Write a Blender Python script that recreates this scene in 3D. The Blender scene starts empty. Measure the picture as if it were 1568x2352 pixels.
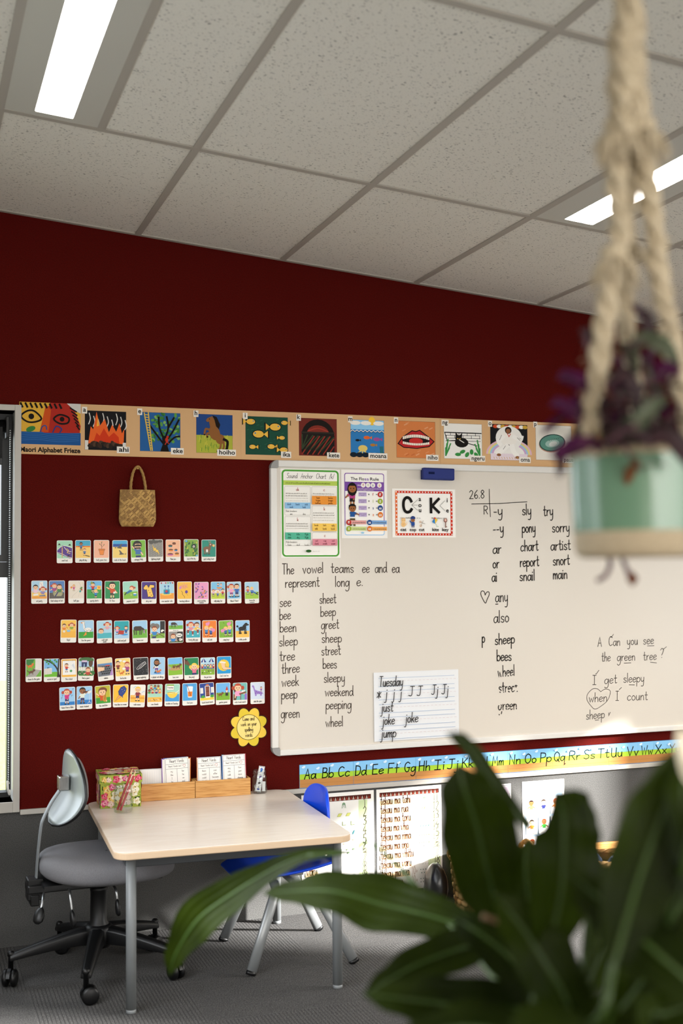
import bpy, bmesh, math, random
from mathutils import Vector, Matrix, Euler, noise
random.seed(7)
S = bpy.context.scene
COL = S.collection
PI = math.pi
sin, cos = math.sin, math.cos

# ------------------------------------------------------------------ camera
FPX, YAW, PITCH, ROLL = 2726.63, .35152, .04997, -.00876
CAM = Vector((-1.39187, -4.65496, 1.38725))
_f = Vector((sin(YAW)*cos(PITCH), cos(YAW)*cos(PITCH), sin(PITCH)))
_r0 = Vector((cos(YAW), -sin(YAW), 0)); _u0 = _r0.cross(_f)
_r = _r0*cos(ROLL) + _u0*sin(ROLL); _u = _u0*cos(ROLL) - _r0*sin(ROLL)
cd = bpy.data.cameras.new('camera'); camera = bpy.data.objects.new('camera', cd); COL.objects.link(camera)
camera.matrix_world = Matrix(((_r.x, _u.x, -_f.x, CAM.x), (_r.y, _u.y, -_f.y, CAM.y), (_r.z, _u.z, -_f.z, CAM.z), (0, 0, 0, 1)))
cd.sensor_fit = 'VERTICAL'; cd.sensor_height = 36; cd.lens = FPX*36/2352
cd.clip_start = .05; cd.clip_end = 200
cd.dof.use_dof = True; cd.dof.focus_distance = 4.7; cd.dof.aperture_fstop = 2.75
S.camera = camera

def ray(px, py): return _f + _r*((px-784)/FPX) - _u*((py-1176)/FPX)
def on_wall(px, py, y=0.0):          # measured photo point -> place on a plane parallel to the board wall
    v = ray(px, py); return CAM + v*((y-CAM.y)/v.y)
def on_level(px, py, z):             # measured photo point -> place on a horizontal plane
    v = ray(px, py); return CAM + v*((z-CAM.z)/v.z)
def at_depth(px, py, d): return CAM + ray(px, py)*d

# ------------------------------------------------------------------ light
S.view_settings.view_transform = 'Standard'; S.view_settings.look = 'None'
S.view_settings.gamma = 1; S.view_settings.use_curve_mapping = False
S.view_settings.exposure = -0.30
S.cycles.use_denoising = True
S.cycles.max_bounces = 8; S.cycles.diffuse_bounces = 4; S.cycles.transparent_max_bounces = 12
S.cycles.caustics_reflective = False; S.cycles.caustics_refractive = False
S.cycles.sample_clamp_indirect = 6
w = bpy.data.worlds.new('sky'); S.world = w; w.use_nodes = True
bgn = w.node_tree.nodes['Background']; bgn.inputs[0].default_value = (.86, .93, 1, 1); bgn.inputs[1].default_value = 2.5

SUN_DIR = Vector((-.84, .52, -.353)).normalized()
def light(name, kind, loc, energy, color, direction=None, **kw):
    d = bpy.data.lights.new(name, kind); d.energy = energy; d.color = color
    for k, v in kw.items(): setattr(d, k, v)
    o = bpy.data.objects.new(name, d); COL.objects.link(o); o.location = loc
    if direction is not None: o.rotation_euler = Vector(direction).to_track_quat('-Z', 'Y').to_euler()
    return o
light('sun', 'SUN', (6, -3, 5), 46.0, (1, .98, .95), SUN_DIR, angle=math.radians(3.0))
RX0, RX1, RY0 = -1.95, 3.2, -7.0          # room: left, right, rear
light('daylight_right_windows', 'AREA', (RX1-.02, -1.65, 1.40), 72, (1, .95, .88), (-1, .12, -.75), spread=math.radians(115), shape='RECTANGLE', size=2.1, size_y=1.3)
light('daylight_left_windows', 'AREA', (RX0+.02, -2.3, 1.40), 50, (.94, .97, 1), (1, .25, -.75), spread=math.radians(115), shape='RECTANGLE', size=2.2, size_y=1.3)
light('daylight_rear_windows', 'AREA', (.4, RY0+.02, 1.35), 85, (1, .94, .86), (0, 1, -.40), spread=math.radians(120), shape='RECTANGLE', size=4.2, size_y=1.3)
light('daylight_left_window', 'AREA', (-1.75, .55, 1.30), 22, (.82, .92, 1), (.45, -1, -.1), shape='RECTANGLE', size=.9, size_y=1.4)

# ------------------------------------------------------------------ materials
def lin(c):
    c /= 255.0
    return c/12.92 if c <= .04045 else ((c+.055)/1.055)**2.4
_cc = {}
def hexc(h):
    if h not in _cc:
        s = h.lstrip('#')
        if len(s) == 3: s = ''.join(ch*2 for ch in s)
        _cc[h] = (lin(int(s[0:2], 16)), lin(int(s[2:4], 16)), lin(int(s[4:6], 16)), 1)
    return _cc[h]
M = {}
def mat(name, col='#888', rough=.5, metal=0, **kw):
    m = bpy.data.materials.new(name); m.use_nodes = True; M[name] = m
    b = m.node_tree.nodes['Principled BSDF']
    b.inputs['Base Color'].default_value = hexc(col) if isinstance(col, str) else (*col, 1)
    b.inputs['Roughness'].default_value = rough; b.inputs['Metallic'].default_value = metal
    for k, v in kw.items(): b.inputs[k.replace('_', ' ')].default_value = v
    return m
def nodes(m): return m.node_tree.nodes, m.node_tree.links, m.node_tree.nodes['Principled BSDF']
def node(m, t, **kw):
    n = m.node_tree.nodes.new(t)
    for k, v in kw.items():
        if k in n.inputs: n.inputs[k].default_value = v
        else: setattr(n, k, v)
    return n
def ramp(m, src, stops, interp='LINEAR'):
    n = node(m, 'ShaderNodeValToRGB'); n.color_ramp.interpolation = interp
    e = n.color_ramp.elements
    while len(e) < len(stops): e.new(.5)
    for q, (p, c) in zip(e, stops): q.position = p; q.color = hexc(c) if isinstance(c, str) else (c, c, c, 1)
    m.node_tree.links.new(src, n.inputs[0]); return n
def coords(m, scale=(1, 1, 1), rot=(0, 0, 0), kind='Object'):
    t = node(m, 'ShaderNodeTexCoord'); mp = node(m, 'ShaderNodeMapping')
    mp.inputs['Scale'].default_value = scale; mp.inputs['Rotation'].default_value = rot
    m.node_tree.links.new(t.outputs[kind], mp.inputs[0]); return mp.outputs[0]
def bump(m, h, strength=.3, dist=.002):
    n = node(m, 'ShaderNodeBump', Strength=strength, Distance=dist)
    m.node_tree.links.new(h, n.inputs['Height']); m.node_tree.links.new(n.outputs[0], nodes(m)[2].inputs['Normal'])
def tex(m, t, vec, **kw):
    n = node(m, t, **kw); m.node_tree.links.new(vec, n.inputs['Vector']); return n
def noisy(name, c0, c1, scale=200, rough=.9, bs=.4, bd=.002, stretch=(1, 1, 1), lo=.35, hi=.65, detail=3, **kw):
    m = mat(name, c0, rough, **kw); N, L, b = nodes(m)
    n = tex(m, 'ShaderNodeTexNoise', coords(m, stretch), Scale=scale, Detail=detail)
    r = ramp(m, n.outputs[0], [(lo, c0), (hi, c1)])
    L.new(r.outputs[0], b.inputs['Base Color'])
    if bs: bump(m, n.outputs[0], bs, bd)
    return m
def printed(name, rough, **kw):
    m = mat(name, '#fff', rough, 0, **kw); N, L, b = nodes(m)
    a = node(m, 'ShaderNodeAttribute', attribute_name='col'); L.new(a.outputs['Color'], b.inputs['Base Color']); return m
printed('printed_matt', .8, Specular_IOR_Level=.12); printed('printed_gloss', .35, Specular_IOR_Level=.3); printed('plastic_col', .4)
noisy('red_felt', '#470c08', '#560f0a', 260, .95, .5, .003, Specular_IOR_Level=.07)
noisy('grey_felt', '#434342', '#565553', 300, .95, .5, .003, Specular_IOR_Level=.2)
mat('dado_white', '#b5b0a8', .5); mat('white_gloss', '#d9d6d0', .3); mat('plaster', '#b9b3a8', .8)
mat('black_metal', '#0b0c0d', .45); mat('black_plastic', '#070708', .42, 0, Specular_IOR_Level=.35); mat('chrome', '#c8c8c8', .18, 1)
mat('silver', '#a9aaab', .38, 1); mat('corner_grey', '#8d8c8a', .5)
mat('steel_grey', '#6f7273', .5, .15); mat('board_white', '#d4ccc0', .25); mat('ink', '#1d1a18', .6)
mat('bar_paint', '#aaa398', .6); mat('troffer', '#c4c2b8', .5)
mat('chain_bead', '#c9ccd0', .3, .3)
m = mat('lamp_diffuser', '#fff', .5); nodes(m)[2].inputs['Emission Color'].default_value = (1, .97, .92, 1); nodes(m)[2].inputs['Emission Strength'].default_value = 14.0

# ------------------------------------------------------------------ mesh builder
class MB:
    def __init__(s): s.v = []; s.f = []; s.m = []; s.c = []; s.s = []
    def add(s, vs, fs, mi=0, col=None, smooth=False, T=None):
        o = len(s.v)
        for p in vs:
            p = Vector(p); s.v.append(T @ p if T is not None else p)
        for f in fs:
            s.f.append([i+o for i in f]); s.m.append(mi); s.c.append(col); s.s.append(smooth)
        return s
    def box(s, lo, hi, mi=0, col=None, T=None):
        x0, y0, z0 = lo; x1, y1, z1 = hi
        vs = [(x0,y0,z0),(x1,y0,z0),(x1,y1,z0),(x0,y1,z0),(x0,y0,z1),(x1,y0,z1),(x1,y1,z1),(x0,y1,z1)]
        return s.add(vs, [(0,3,2,1),(4,5,6,7),(0,1,5,4),(1,2,6,5),(2,3,7,6),(3,0,4,7)], mi, col, False, T)
    def prism(s, poly, h0, h1, mi=0, col=None, T=None, smooth=False, chamfer=0):
        """polygon in xy, extruded along z"""
        n = len(poly); rings = []
        if chamfer:
            cx = sum(p[0] for p in poly)/n; cy = sum(p[1] for p in poly)/n
            def ins(d):
                out = []
                for i in range(n):
                    a = Vector(poly[i-1]); b_ = Vector(poly[i]); c_ = Vector(poly[(i+1) % n])
                    t = (c_-a); t = t.normalized() if t.length > 1e-9 else Vector((1, 0)); nn = Vector((-t.y, t.x))
                    out.append((b_.x+nn.x*d, b_.y+nn.y*d))
                return out
            q = ins(chamfer)
            rings = [(q, h0), (poly, h0+chamfer), (poly, h1-chamfer), (q, h1)]
        else: rings = [(poly, h0), (poly, h1)]
        vs = [(x, y, h) for pl, h in rings for x, y in pl]; fs = []
        for k in range(len(rings)-1):
            for i in range(n):
                j = (i+1) % n; fs.append((k*n+i, k*n+j, (k+1)*n+j, (k+1)*n+i))
        s.add(vs, fs, mi, col, smooth, T)
        o = len(s.v)-len(vs); k = len(rings)-1
        s.f.append([o+i for i in range(n-1, -1, -1)]); s.f.append([o+k*n+i for i in range(n)])
        s.m += [mi, mi]; s.c += [col, col]; s.s += [False, False]
        return s
    def lathe(s, prof, seg=32, mi=0, col=None, T=None, smooth=True, axis_close=True):
        vs = []; fs = []; n = len(prof)
        for k in range(seg):
            a = 2*PI*k/seg
            for r, z in prof: vs.append((r*cos(a), r*sin(a), z))
        for k in range(seg):
            k2 = (k+1) % seg
            for i in range(n-1): fs.append((k*n+i, k2*n+i, k2*n+i+1, k*n+i+1))
        return s.add(vs, fs, mi, col, smooth, T)
    def tube(s, pts, rad, seg=8, mi=0, col=None, caps=True, flat=1.0, up=None, T=None):
        pts = [Vector(p) for p in pts]; n = len(pts)
        if not hasattr(rad, '__len__'): rad = [rad]*n
        vs = []; fs = []; prev = None
        for i, p in enumerate(pts):
            t = (pts[min(i+1, n-1)]-pts[max(i-1, 0)])
            t = t.normalized() if t.length > 1e-9 else Vector((0, 0, 1))
            if prev is None:
                ref = Vector(up) if up is not None else (Vector((0, 0, 1)) if abs(t.z) < .9 else Vector((1, 0, 0)))
            else: ref = prev
            b_ = ref - t*ref.dot(t); b_ = b_.normalized() if b_.length > 1e-9 else t.orthogonal().normalized()
            prev = b_; c_ = t.cross(b_)
            for k in range(seg):
                a = 2*PI*k/seg; vs.append(p + b_*(cos(a)*rad[i]*flat) + c_*(sin(a)*rad[i]))
        for i in range(n-1):
            for k in range(seg):
                k2 = (k+1) % seg; fs.append((i*seg+k, i*seg+k2, (i+1)*seg+k2, (i+1)*seg+k))
        s.add(vs, fs, mi, col, True, T)
        if caps:
            o = len(s.v)-len(vs)
            s.f += [[o+k for k in range(seg-1, -1, -1)], [o+(n-1)*seg+k for k in range(seg)]]
            s.m += [mi, mi]; s.c += [col, col]; s.s += [False, False]
        return s
    def grid(s, fn, nu, nv, mi=0, col=None, smooth=True, closed_u=False):
        vs = [fn(i/(nu if closed_u else nu-1), j/(nv-1)) for j in range(nv) for i in range(nu)]; fs = []
        for j in range(nv-1):
            for i in range(nu if closed_u else nu-1):
                i2 = (i+1) % nu; fs.append((j*nu+i, j*nu+i2, (j+1)*nu+i2, (j+1)*nu+i))
        return s.add(vs, fs, mi, col, smooth)
    def ball(s, c, r, seg=12, rings=8, mi=0, col=None, scale=(1, 1, 1)):
        pr = [(r*sin(PI*i/rings)+1e-6, -r*cos(PI*i/rings)) for i in range(rings+1)]
        return s.lathe(pr, seg, mi, col, Matrix.Translation(c) @ Matrix.Diagonal((*scale, 1)))
    def build(s, name, mats, parent=None, loc=None, rot=None):
        me = bpy.data.meshes.new(name); me.from_pydata([tuple(v) for v in s.v], [], s.f)
        if not isinstance(mats, (list, tuple)): mats = [mats]
        for x in mats: me.materials.append(M[x] if isinstance(x, str) else x)
        me.polygons.foreach_set('material_index', s.m); me.polygons.foreach_set('use_smooth', s.s)
        if any(c is not None for c in s.c):
            at = me.color_attributes.new('col', 'FLOAT_COLOR', 'CORNER'); buf = []
            for p, c in zip(s.f, s.c): buf += list(hexc(c) if c else (1, 1, 1, 1))*len(p)
            at.data.foreach_set('color', buf)
        me.update()
        o = bpy.data.objects.new(name, me); COL.objects.link(o)
        if parent is not None: o.parent = parent
        if loc is not None: o.location = loc
        if rot is not None: o.rotation_euler = rot
        return o
def tag(o, label, cat, group=None, kind=None):
    if label: o['label'] = label
    if cat: o['category'] = cat
    if group: o['group'] = group
    if kind: o['kind'] = kind
    return o
def thing(name, label, cat, loc=(0, 0, 0), rot=(0, 0, 0), group=None):
    o = bpy.data.objects.new(name, None); COL.objects.link(o); o.location = loc; o.rotation_euler = rot
    o.empty_display_size = .05
    return tag(o, label, cat, group)
def struct(o, label=None, cat=None):
    o['kind'] = 'structure'
    if label: o['label'] = label
    if cat: o['category'] = cat
    return o
def bevel(o, w_=.003, seg=2, angle=.6):
    md = o.modifiers.new('bevel', 'BEVEL'); md.width = w_; md.segments = seg; md.limit_method = 'ANGLE'; md.angle_limit = angle
    return o
def rrect(x0, y0, x1, y1, r, n=5):
    out = []
    for cx, cy, a0 in ((x1-r, y0+r, -PI/2), (x1-r, y1-r, 0), (x0+r, y1-r, PI/2), (x0+r, y0+r, PI)):
        for k in range(n+1):
            a = a0+PI/2*k/n; out.append((cx+r*cos(a), cy+r*sin(a)))
    return out
def catmull(P, k=5, closed=False):
    P = [Vector(p) for p in P]; n = len(P)
    if n < 3 and not closed: return P
    out = []
    for i in range(n if closed else n-1):
        if closed: a, b_, c_, d_ = P[i-1], P[i], P[(i+1) % n], P[(i+2) % n]
        else: a, b_, c_, d_ = P[max(i-1, 0)], P[i], P[i+1], P[min(i+2, n-1)]
        for j in range(k):
            t = j/k
            out.append(.5*((2*b_)+(c_-a)*t+(2*a-5*b_+4*c_-d_)*t*t+(3*b_-a-3*c_+d_)*t**3))
    if not closed: out.append(P[-1])
    return out
# ------------------------------------------------------------------ lettering
_G = {
'a':"~44,40 25,50 6,36 4,14 16,0 34,10 44,40/45,50 43,14 50,0|50", 'b':"5,100 5,0/~5,32 22,50 40,38 40,12 22,0 5,12|45",
'c':"~40,42 24,50 7,38 4,14 18,0 40,9|43", 'd':"~44,40 25,50 6,36 4,14 16,0 34,10 44,36/46,100 44,14 51,0|52",
'e':"~6,25 38,32 36,45 22,50 7,38 4,16 18,0 41,10|43", 'f':"~40,93 28,100 18,88 16,0/3,50 34,50|38",
'g':"~44,40 25,50 6,36 4,14 16,0 34,10 44,40/~46,50 44,-16 34,-40 16,-45 4,-34|50", 'h':"5,100 5,0/~5,28 20,49 34,44 37,24 38,0|43",
'i':"5,50 5,0/4,72 7,75|13", 'j':"~15,50 15,-24 8,-42 -4,-40/14,72 17,75|22", 'k':"5,100 5,0/34,48 6,22/14,28 38,0|41", 'l':"5,100 5,0|13",
'm':"5,50 5,0/~5,28 18,49 27,42 29,0/~29,28 42,49 51,42 53,0|58", 'n':"5,50 5,0/~5,28 20,49 34,44 37,24 38,0|43",
'o':"~22,50 6,38 5,14 20,0 38,12 39,36 22,50|44", 'p':"5,50 3,-45/~5,32 22,50 40,38 40,12 22,0 5,12|45",
'q':"~44,40 25,50 6,36 4,14 16,0 34,10 44,40/46,50 44,-45 56,-34|54", 'r':"5,50 5,0/~5,26 16,45 30,48|32",
's':"~35,43 20,50 7,42 12,29 30,21 34,8 20,0 4,7|39", 't':"~17,88 16,12 24,0 34,5/2,54 33,54|36",
'u':"~5,50 5,14 18,0 34,12 38,50/38,50 40,0|45", 'v':"4,50 20,0 36,50|40", 'w':"4,50 15,0 28,40 42,0 54,50|58",
'x':"4,50 36,0/36,50 4,0|40", 'y':"~5,50 7,16 20,4 36,18/~39,50 37,-22 26,-44 8,-42|45", 'z':"4,50 36,50 4,0 38,0|42",
'A':"2,0 26,100 50,0/11,36 42,36|54", 'B':"6,100 6,0/~6,100 36,94 36,60 6,53/~6,53 44,46 44,8 6,0|50", 'C':"~52,86 32,100 10,80 6,34 22,2 54,14|58",
'D':"6,100 6,0/~6,100 44,86 50,34 34,6 6,0|55", 'E':"44,100 6,100 6,0 46,0/6,52 38,52|50", 'F':"46,100 6,100 6,0/6,52 38,52|48",
'G':"~52,86 32,100 10,80 6,34 22,2 44,8 50,44/30,44 56,44|60", 'H':"6,100 6,0/48,100 48,0/6,52 48,52|55", 'I':"24,100 24,0/8,100 40,100/8,0 40,0|46",
'J':"~34,100 34,18 22,0 4,8/16,100 54,100|54", 'K':"6,100 6,0/46,100 8,46/18,56 50,0|52", 'L':"6,100 6,0 46,0|48", 'M':"4,0 12,100 34,24 56,100 64,0|70",
'N':"6,0 6,100 48,0 48,100|55", 'O':"~30,100 8,76 8,24 30,0 54,24 54,76 30,100|62", 'P':"6,100 6,0/~6,100 42,92 42,54 6,46|48", 'Q':"~30,100 8,76 8,24 30,0 54,24 54,76 30,100/36,22 58,-8|62",
'R':"6,100 6,0/~6,100 42,92 42,56 6,48/22,50 48,0|52", 'S':"~46,88 28,100 9,84 18,56 40,42 46,16 26,0 4,12|52", 'T':"24,100 24,0/2,100 48,100|50",
'U':"~6,100 8,20 26,0 46,20 48,100/48,100 50,0|56", 'V':"2,100 26,0 50,100|52", 'W':"2,100 18,0 34,80 50,0 66,100|68", 'X':"4,100 48,0/48,100 4,0|52", 'Y':"4,100 26,52 48,100/26,52 26,0|50",'Z':"4,100 46,100 4,0 48,0|52",
'0':"~24,100 6,70 6,28 24,0 42,28 42,72 24,100|48", '1':"12,78 26,100 26,0|40", '2':"~6,80 24,100 42,82 32,46 6,0/6,0 46,0|50", '3':"~8,90 28,100 40,78 22,54/~22,54 44,40 36,6 6,8|48",
'4':"32,0 32,100 4,34 46,34|50", '5':"42,100 12,100 10,58/~10,58 36,58 42,22 24,0 4,10|48", '6':"~38,100 12,62 8,20 26,0 42,22 28,46 10,30|48", '7':"4,100 44,100 16,0|46",
'8':"~24,54 8,76 24,100 40,78 24,54 6,24 24,0 42,24 24,54|48", '9':"~40,72 24,54 8,74 24,100 40,80/40,80 32,0|46",
'.':"5,2 8,4|14", ',':"8,4 4,-12|14", ':':"5,2 8,4/5,42 8,44|14", '!':"8,100 8,28/7,2 9,4|16", '?':"~4,82 20,100 38,82 28,52 18,28/17,2 20,4|42", "'":"8,100 6,78|12", '-':"4,26 26,26|32",
'+':"4,36 44,36/24,56 24,16|48", '=':"4,46 40,46/4,26 40,26|46", '/':"2,-6 30,104|32", '*':"6,60 38,20/38,60 6,20/22,66 22,14|44", '(':"~18,104 6,60 6,30 18,-8|22", ')':"~4,104 16,60 16,30 4,-8|22", ' ':"|34",
}
_gc = {}
def glyph(ch, k):
    if (ch, k) in _gc: return _gc[ch, k]
    body, wd = _G.get(ch, _G[' ']).rsplit('|', 1); st = []
    for q in body.split('/'):
        if not q: continue
        sm = q[0] == '~'; p = [tuple(float(t)/100 for t in a.split(',')) for a in q.lstrip('~').split()]
        st.append([tuple(v)[:2] for v in catmull([(*a, 0) for a in p], k)] if sm and k > 1 else p)
    _gc[ch, k] = (st, float(wd)/100); return _gc[ch, k]
def hand_strokes(t, k=4):
    x = 0; out = []
    for ch in t:
        st, wd = glyph(ch, k)
        for s_ in st: out.append([(px+x, py) for px, py in s_])
        x += wd+.06
    return out, max(x-.06, .01)
_fc = {}
def font_mesh(t, bold):
    if (t, bold) in _fc: return _fc[t, bold]
    cu = bpy.data.curves.new('lettering', 'FONT'); cu.body = t; cu.size = 1; cu.resolution_u = 3; cu.fill_mode = 'FRONT'; cu.offset = bold
    o = bpy.data.objects.new('lettering', cu); COL.objects.link(o)
    dg = bpy.context.evaluated_depsgraph_get(); e = o.evaluated_get(dg); me = e.to_mesh()
    vs = [(v.co.x, v.co.y) for v in me.vertices]; fs = [list(p.vertices) for p in me.polygons]
    e.to_mesh_clear(); bpy.data.objects.remove(o); bpy.data.curves.remove(cu)
    _fc[t, bold] = (vs, fs); return _fc[t, bold]

class Canvas:
    """flat printed/drawn sheet: x right, z up, facing -y; each shape lies a hair in front of the last"""
    def __init__(s, step=.00004, y0=0.0, u=.001): s.mb = MB(); s.y = y0; s.st = step; s.u = u; s.ox = s.oy = 0
    def _p(s, pts): return [((x+s.ox)*s.u, s.y, (y+s.oy)*s.u) for x, y in pts]
    def up(s): s.y -= s.st
    def face(s, pts, c, up=True):
        if up: s.up()
        s.mb.add(s._p(pts), [list(range(len(pts)))], 0, c); return s
    def poly(s, flat, c): return s.face(list(zip(flat[::2], flat[1::2])), c)
    def rect(s, x0, y0, x1, y1, c): return s.face([(x0, y0), (x1, y0), (x1, y1), (x0, y1)], c)
    def rr(s, x0, y0, x1, y1, r, c, n=4): return s.face(rrect(x0, y0, x1, y1, r, n), c)
    def ell(s, x, y, rx, ry, c, rot=0, n=14, a0=0, a1=360):
        ca, sa = cos(math.radians(rot)), sin(math.radians(rot)); P = []
        m_ = n if a1-a0 >= 360 else n+1
        for i in range(m_):
            a = math.radians(a0+(a1-a0)*i/n); ex, ey = rx*cos(a), ry*sin(a); P.append((x+ex*ca-ey*sa, y+ex*sa+ey*ca))
        return s.face(P, c)
    def _rib(s, P, w_, c, closed=False):
        h = w_/2; n = len(P)
        if n < 2: return
        V = [Vector(p) for p in P]; L = []; R_ = []
        for i in range(n):
            a = V[i-1] if (i > 0 or closed) else V[i]; b_ = V[(i+1) % n] if (i < n-1 or closed) else V[i]
            d1 = (V[i]-a); d2 = (b_-V[i]); d1 = d1.normalized() if d1.length > 1e-9 else None; d2 = d2.normalized() if d2.length > 1e-9 else None
            d1 = d1 or d2 or Vector((1, 0)); d2 = d2 or d1
            t = d1+d2; t = t.normalized() if t.length > .3 else d1
            nn = Vector((-t.y, t.x)); k = h/max(.5, abs(nn.dot(Vector((-d1.y, d1.x)))))
            q = V[i]
            if not closed and i == 0: q = q-t*h*.8
            if not closed and i == n-1: q = q+t*h*.8
            L.append(tuple(q+nn*k)); R_.append(tuple(q-nn*k))
        m_ = n if closed else n-1
        s.mb.add(s._p(L+R_), [(n+i, n+(i+1) % n, (i+1) % n, i) for i in range(m_)], 0, c)
    def line(s, flat, w_, c, smooth=0, closed=False):
        s.up(); P = list(zip(flat[::2], flat[1::2]))
        if smooth: P = [tuple(v)[:2] for v in catmull([(*p, 0) for p in P], smooth, closed)]
        s._rib(P, w_, c, closed); return s
    def frame(s, x0, y0, x1, y1, r, w_, c): s.up(); s._rib(rrect(x0, y0, x1, y1, r, 5), w_, c, True); return s
    def hand(s, t, x, y, h, c, w_=None, width=None, slope=0, slant=0, k=4, gaps=None, xs=1.0, center=False):
        """single-stroke lettering, h = capital height"""
        st, L = hand_strokes(t, k); sx = h*xs if width is None else width/L; s.up(); w_ = w_ or h*.09
        if center: x = x-L*sx/2
        for q in st:
            P = [(x+px*sx+py*h*slant, y+py*h+px*sx*slope) for px, py in q]
            if gaps:
                cur = []
                for p in P:
                    if gaps.random() < .22: 
                        if len(cur) > 1: s._rib(cur, w_, c)
                        cur = []
                    else: cur.append(p)
                if len(cur) > 1: s._rib(cur, w_*.85, c)
            else: s._rib(P, w_, c)
        return s
    def type(s, t, x, y, size, c, bold=0.0, width=None, align='l', slope=0):
        vs, fs = font_mesh(t, bold)
        if not vs: return s
        x0 = min(v[0] for v in vs); x1 = max(v[0] for v in vs); sx = size if width is None else width/(x1-x0)
        w_ = (x1-x0)*sx; xx = x-(w_/2 if align == 'c' else w_ if align == 'r' else 0); s.up()
        P = [(xx+(a-x0)*sx, y+b_*size+(a-x0)*sx*slope) for a, b_ in vs]
        s.mb.add(s._p(P), [list(reversed(f)) if False else f for f in fs], 0, c); return s
    def sheet(s, pts, c, t=.0006):
        """the card itself, with thickness"""
        T = Matrix(((s.u, 0, 0, s.ox*s.u), (0, 0, -1, 0), (0, s.u, 0, s.oy*s.u), (0, 0, 0, 1)))
        s.mb.prism(pts, -t, 0, 0, c, T); s.y = 0
        return s
    def build(s, name, m='printed_matt', parent=None, loc=None, rot=None): return s.mb.build(name, m, parent, loc, rot)
# ------------------------------------------------------------------ the room
ZC, RAKE = 2.6865, .0866
def ceil_z(x): return ZC - RAKE*x
DADO = .5043                                    # top of the white dado rail
Z0 = .6445                                      # bottom edge of the whiteboard
m = mat('carpet', '#3c3a38', .95); N, L, b = nodes(m)
v = coords(m)
wx = tex(m, 'ShaderNodeTexWave', v, Scale=26.0, Distortion=1.6, Detail=2); wx.bands_direction = 'X'; wx.inputs['Detail Scale'].default_value = 6
wy = tex(m, 'ShaderNodeTexWave', v, Scale=26.0, Distortion=1.6, Detail=2); wy.bands_direction = 'Y'; wy.inputs['Detail Scale'].default_value = 6
ck = tex(m, 'ShaderNodeTexChecker', coords(m, (1, 1, 0)), Scale=2.0); ck.inputs['Color1'].default_value = (0, 0, 0, 1); ck.inputs['Color2'].default_value = (1, 1, 1, 1)
mx = node(m, 'ShaderNodeMix'); mx.data_type = 'FLOAT'
L.new(ck.outputs['Fac'], mx.inputs[0]); L.new(wx.outputs['Fac'], mx.inputs[2]); L.new(wy.outputs['Fac'], mx.inputs[3])
n1 = tex(m, 'ShaderNodeTexNoise', v, Scale=300.0, Detail=2)
n2 = tex(m, 'ShaderNodeTexNoise', coords(m, (1, 7, 1)), Scale=16.0, Detail=4)
r1 = ramp(m, mx.outputs[0], [(.10, .45), (.38, 1.0)])
r2 = ramp(m, n1.outputs[0], [(.38, '#161515'), (.66, '#615f5d')])
r3 = ramp(m, n2.outputs[0], [(.3, .72), (.7, 1.0)])
def mul(m, a, c):
    q = node(m, 'ShaderNodeMix'); q.data_type = 'RGBA'; q.blend_type = 'MULTIPLY'; q.inputs[0].default_value = 1
    m.node_tree.links.new(a, q.inputs[6]); m.node_tree.links.new(c, q.inputs[7]); return q.outputs[2]
L.new(mul(m, mul(m, r2.outputs[0], r1.outputs[0]), r3.outputs[0]), b.inputs['Base Color'])
bump(m, r1.outputs[0], .5, .003)

m = mat('ceiling_tile', '#b9b4aa', .9); N, L, b = nodes(m)
n1 = tex(m, 'ShaderNodeTexNoise', coords(m, (1, 1.9, 1), (0, 0, .5)), Scale=105.0, Detail=2.5, Roughness=.55)
n2 = tex(m, 'ShaderNodeTexNoise', coords(m), Scale=340.0, Detail=1)
r1 = ramp(m, n1.outputs[0], [(.33, '#716c62'), (.372, '#e6e2d7')])
r2 = ramp(m, n2.outputs[0], [(.3, .93), (.7, 1.0)])
L.new(mul(m, r1.outputs[0], r2.outputs[0]), b.inputs['Base Color']); bump(m, r1.outputs[0], .4, .002)

def wall_prism(name, quads, y0, y1, mats):
    mb = MB(); T = Matrix(((1, 0, 0, 0), (0, 0, -1, 0), (0, 1, 0, 0), (0, 0, 0, 1)))
    for poly, mi in quads: mb.prism(poly, -y1, -y0, mi, None, T)
    return struct(mb.build(name, mats))
def Q(x0, z0, x1, z1): return [(x0, z0), (x1, z0), (x1, z1), (x0, z1)]
def Qc(x0, z0, x1): return [(x0, z0), (x1, z0), (x1, ceil_z(x1)), (x0, ceil_z(x0))]
WX0, WX1, WZ0, WZ1 = -1.86, -1.004, .535, 2.010     # left window opening
wall_prism('wall_back', [(Qc(WX1, DADO, RX1), 0), (Qc(WX0, WZ1, WX1), 0), (Qc(RX0, DADO, WX0), 0), (Q(WX0, DADO, WX1, WZ0), 0),
                         (Q(RX0, 0, RX1, DADO), 1)], 0, .2, ['red_felt', 'grey_felt'])
struct(MB().box((RX0-.2, RY0-.2, -.1), (RX1+.2, .2, 0)).build('floor', 'carpet'))
def plank(mb, x0, x1, y0, y1, z0, z1, mi=0):          # a slab following the ceiling's rake; z0,z1 measured from the tile face
    vs = [(x, y, ceil_z(x)+z) for z in (z0, z1) for x, y in ((x0, y0), (x1, y0), (x1, y1), (x0, y1))]
    return mb.add(vs, [(0,3,2,1),(4,5,6,7),(0,1,5,4),(1,2,6,5),(2,3,7,6),(3,0,4,7)], mi)
ceiling = struct(plank(MB(), RX0-.2, RX1+.2, RY0-.2, .2, 0, .12).build('ceiling', 'ceiling_tile'))
T1, TD, BX = 1.022, 1.2, -.5395
g = MB()
bw = .012
def barx(y, x0, x1): plank(g, x0, x1, y-bw, y+bw, -.005, 0)
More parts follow.
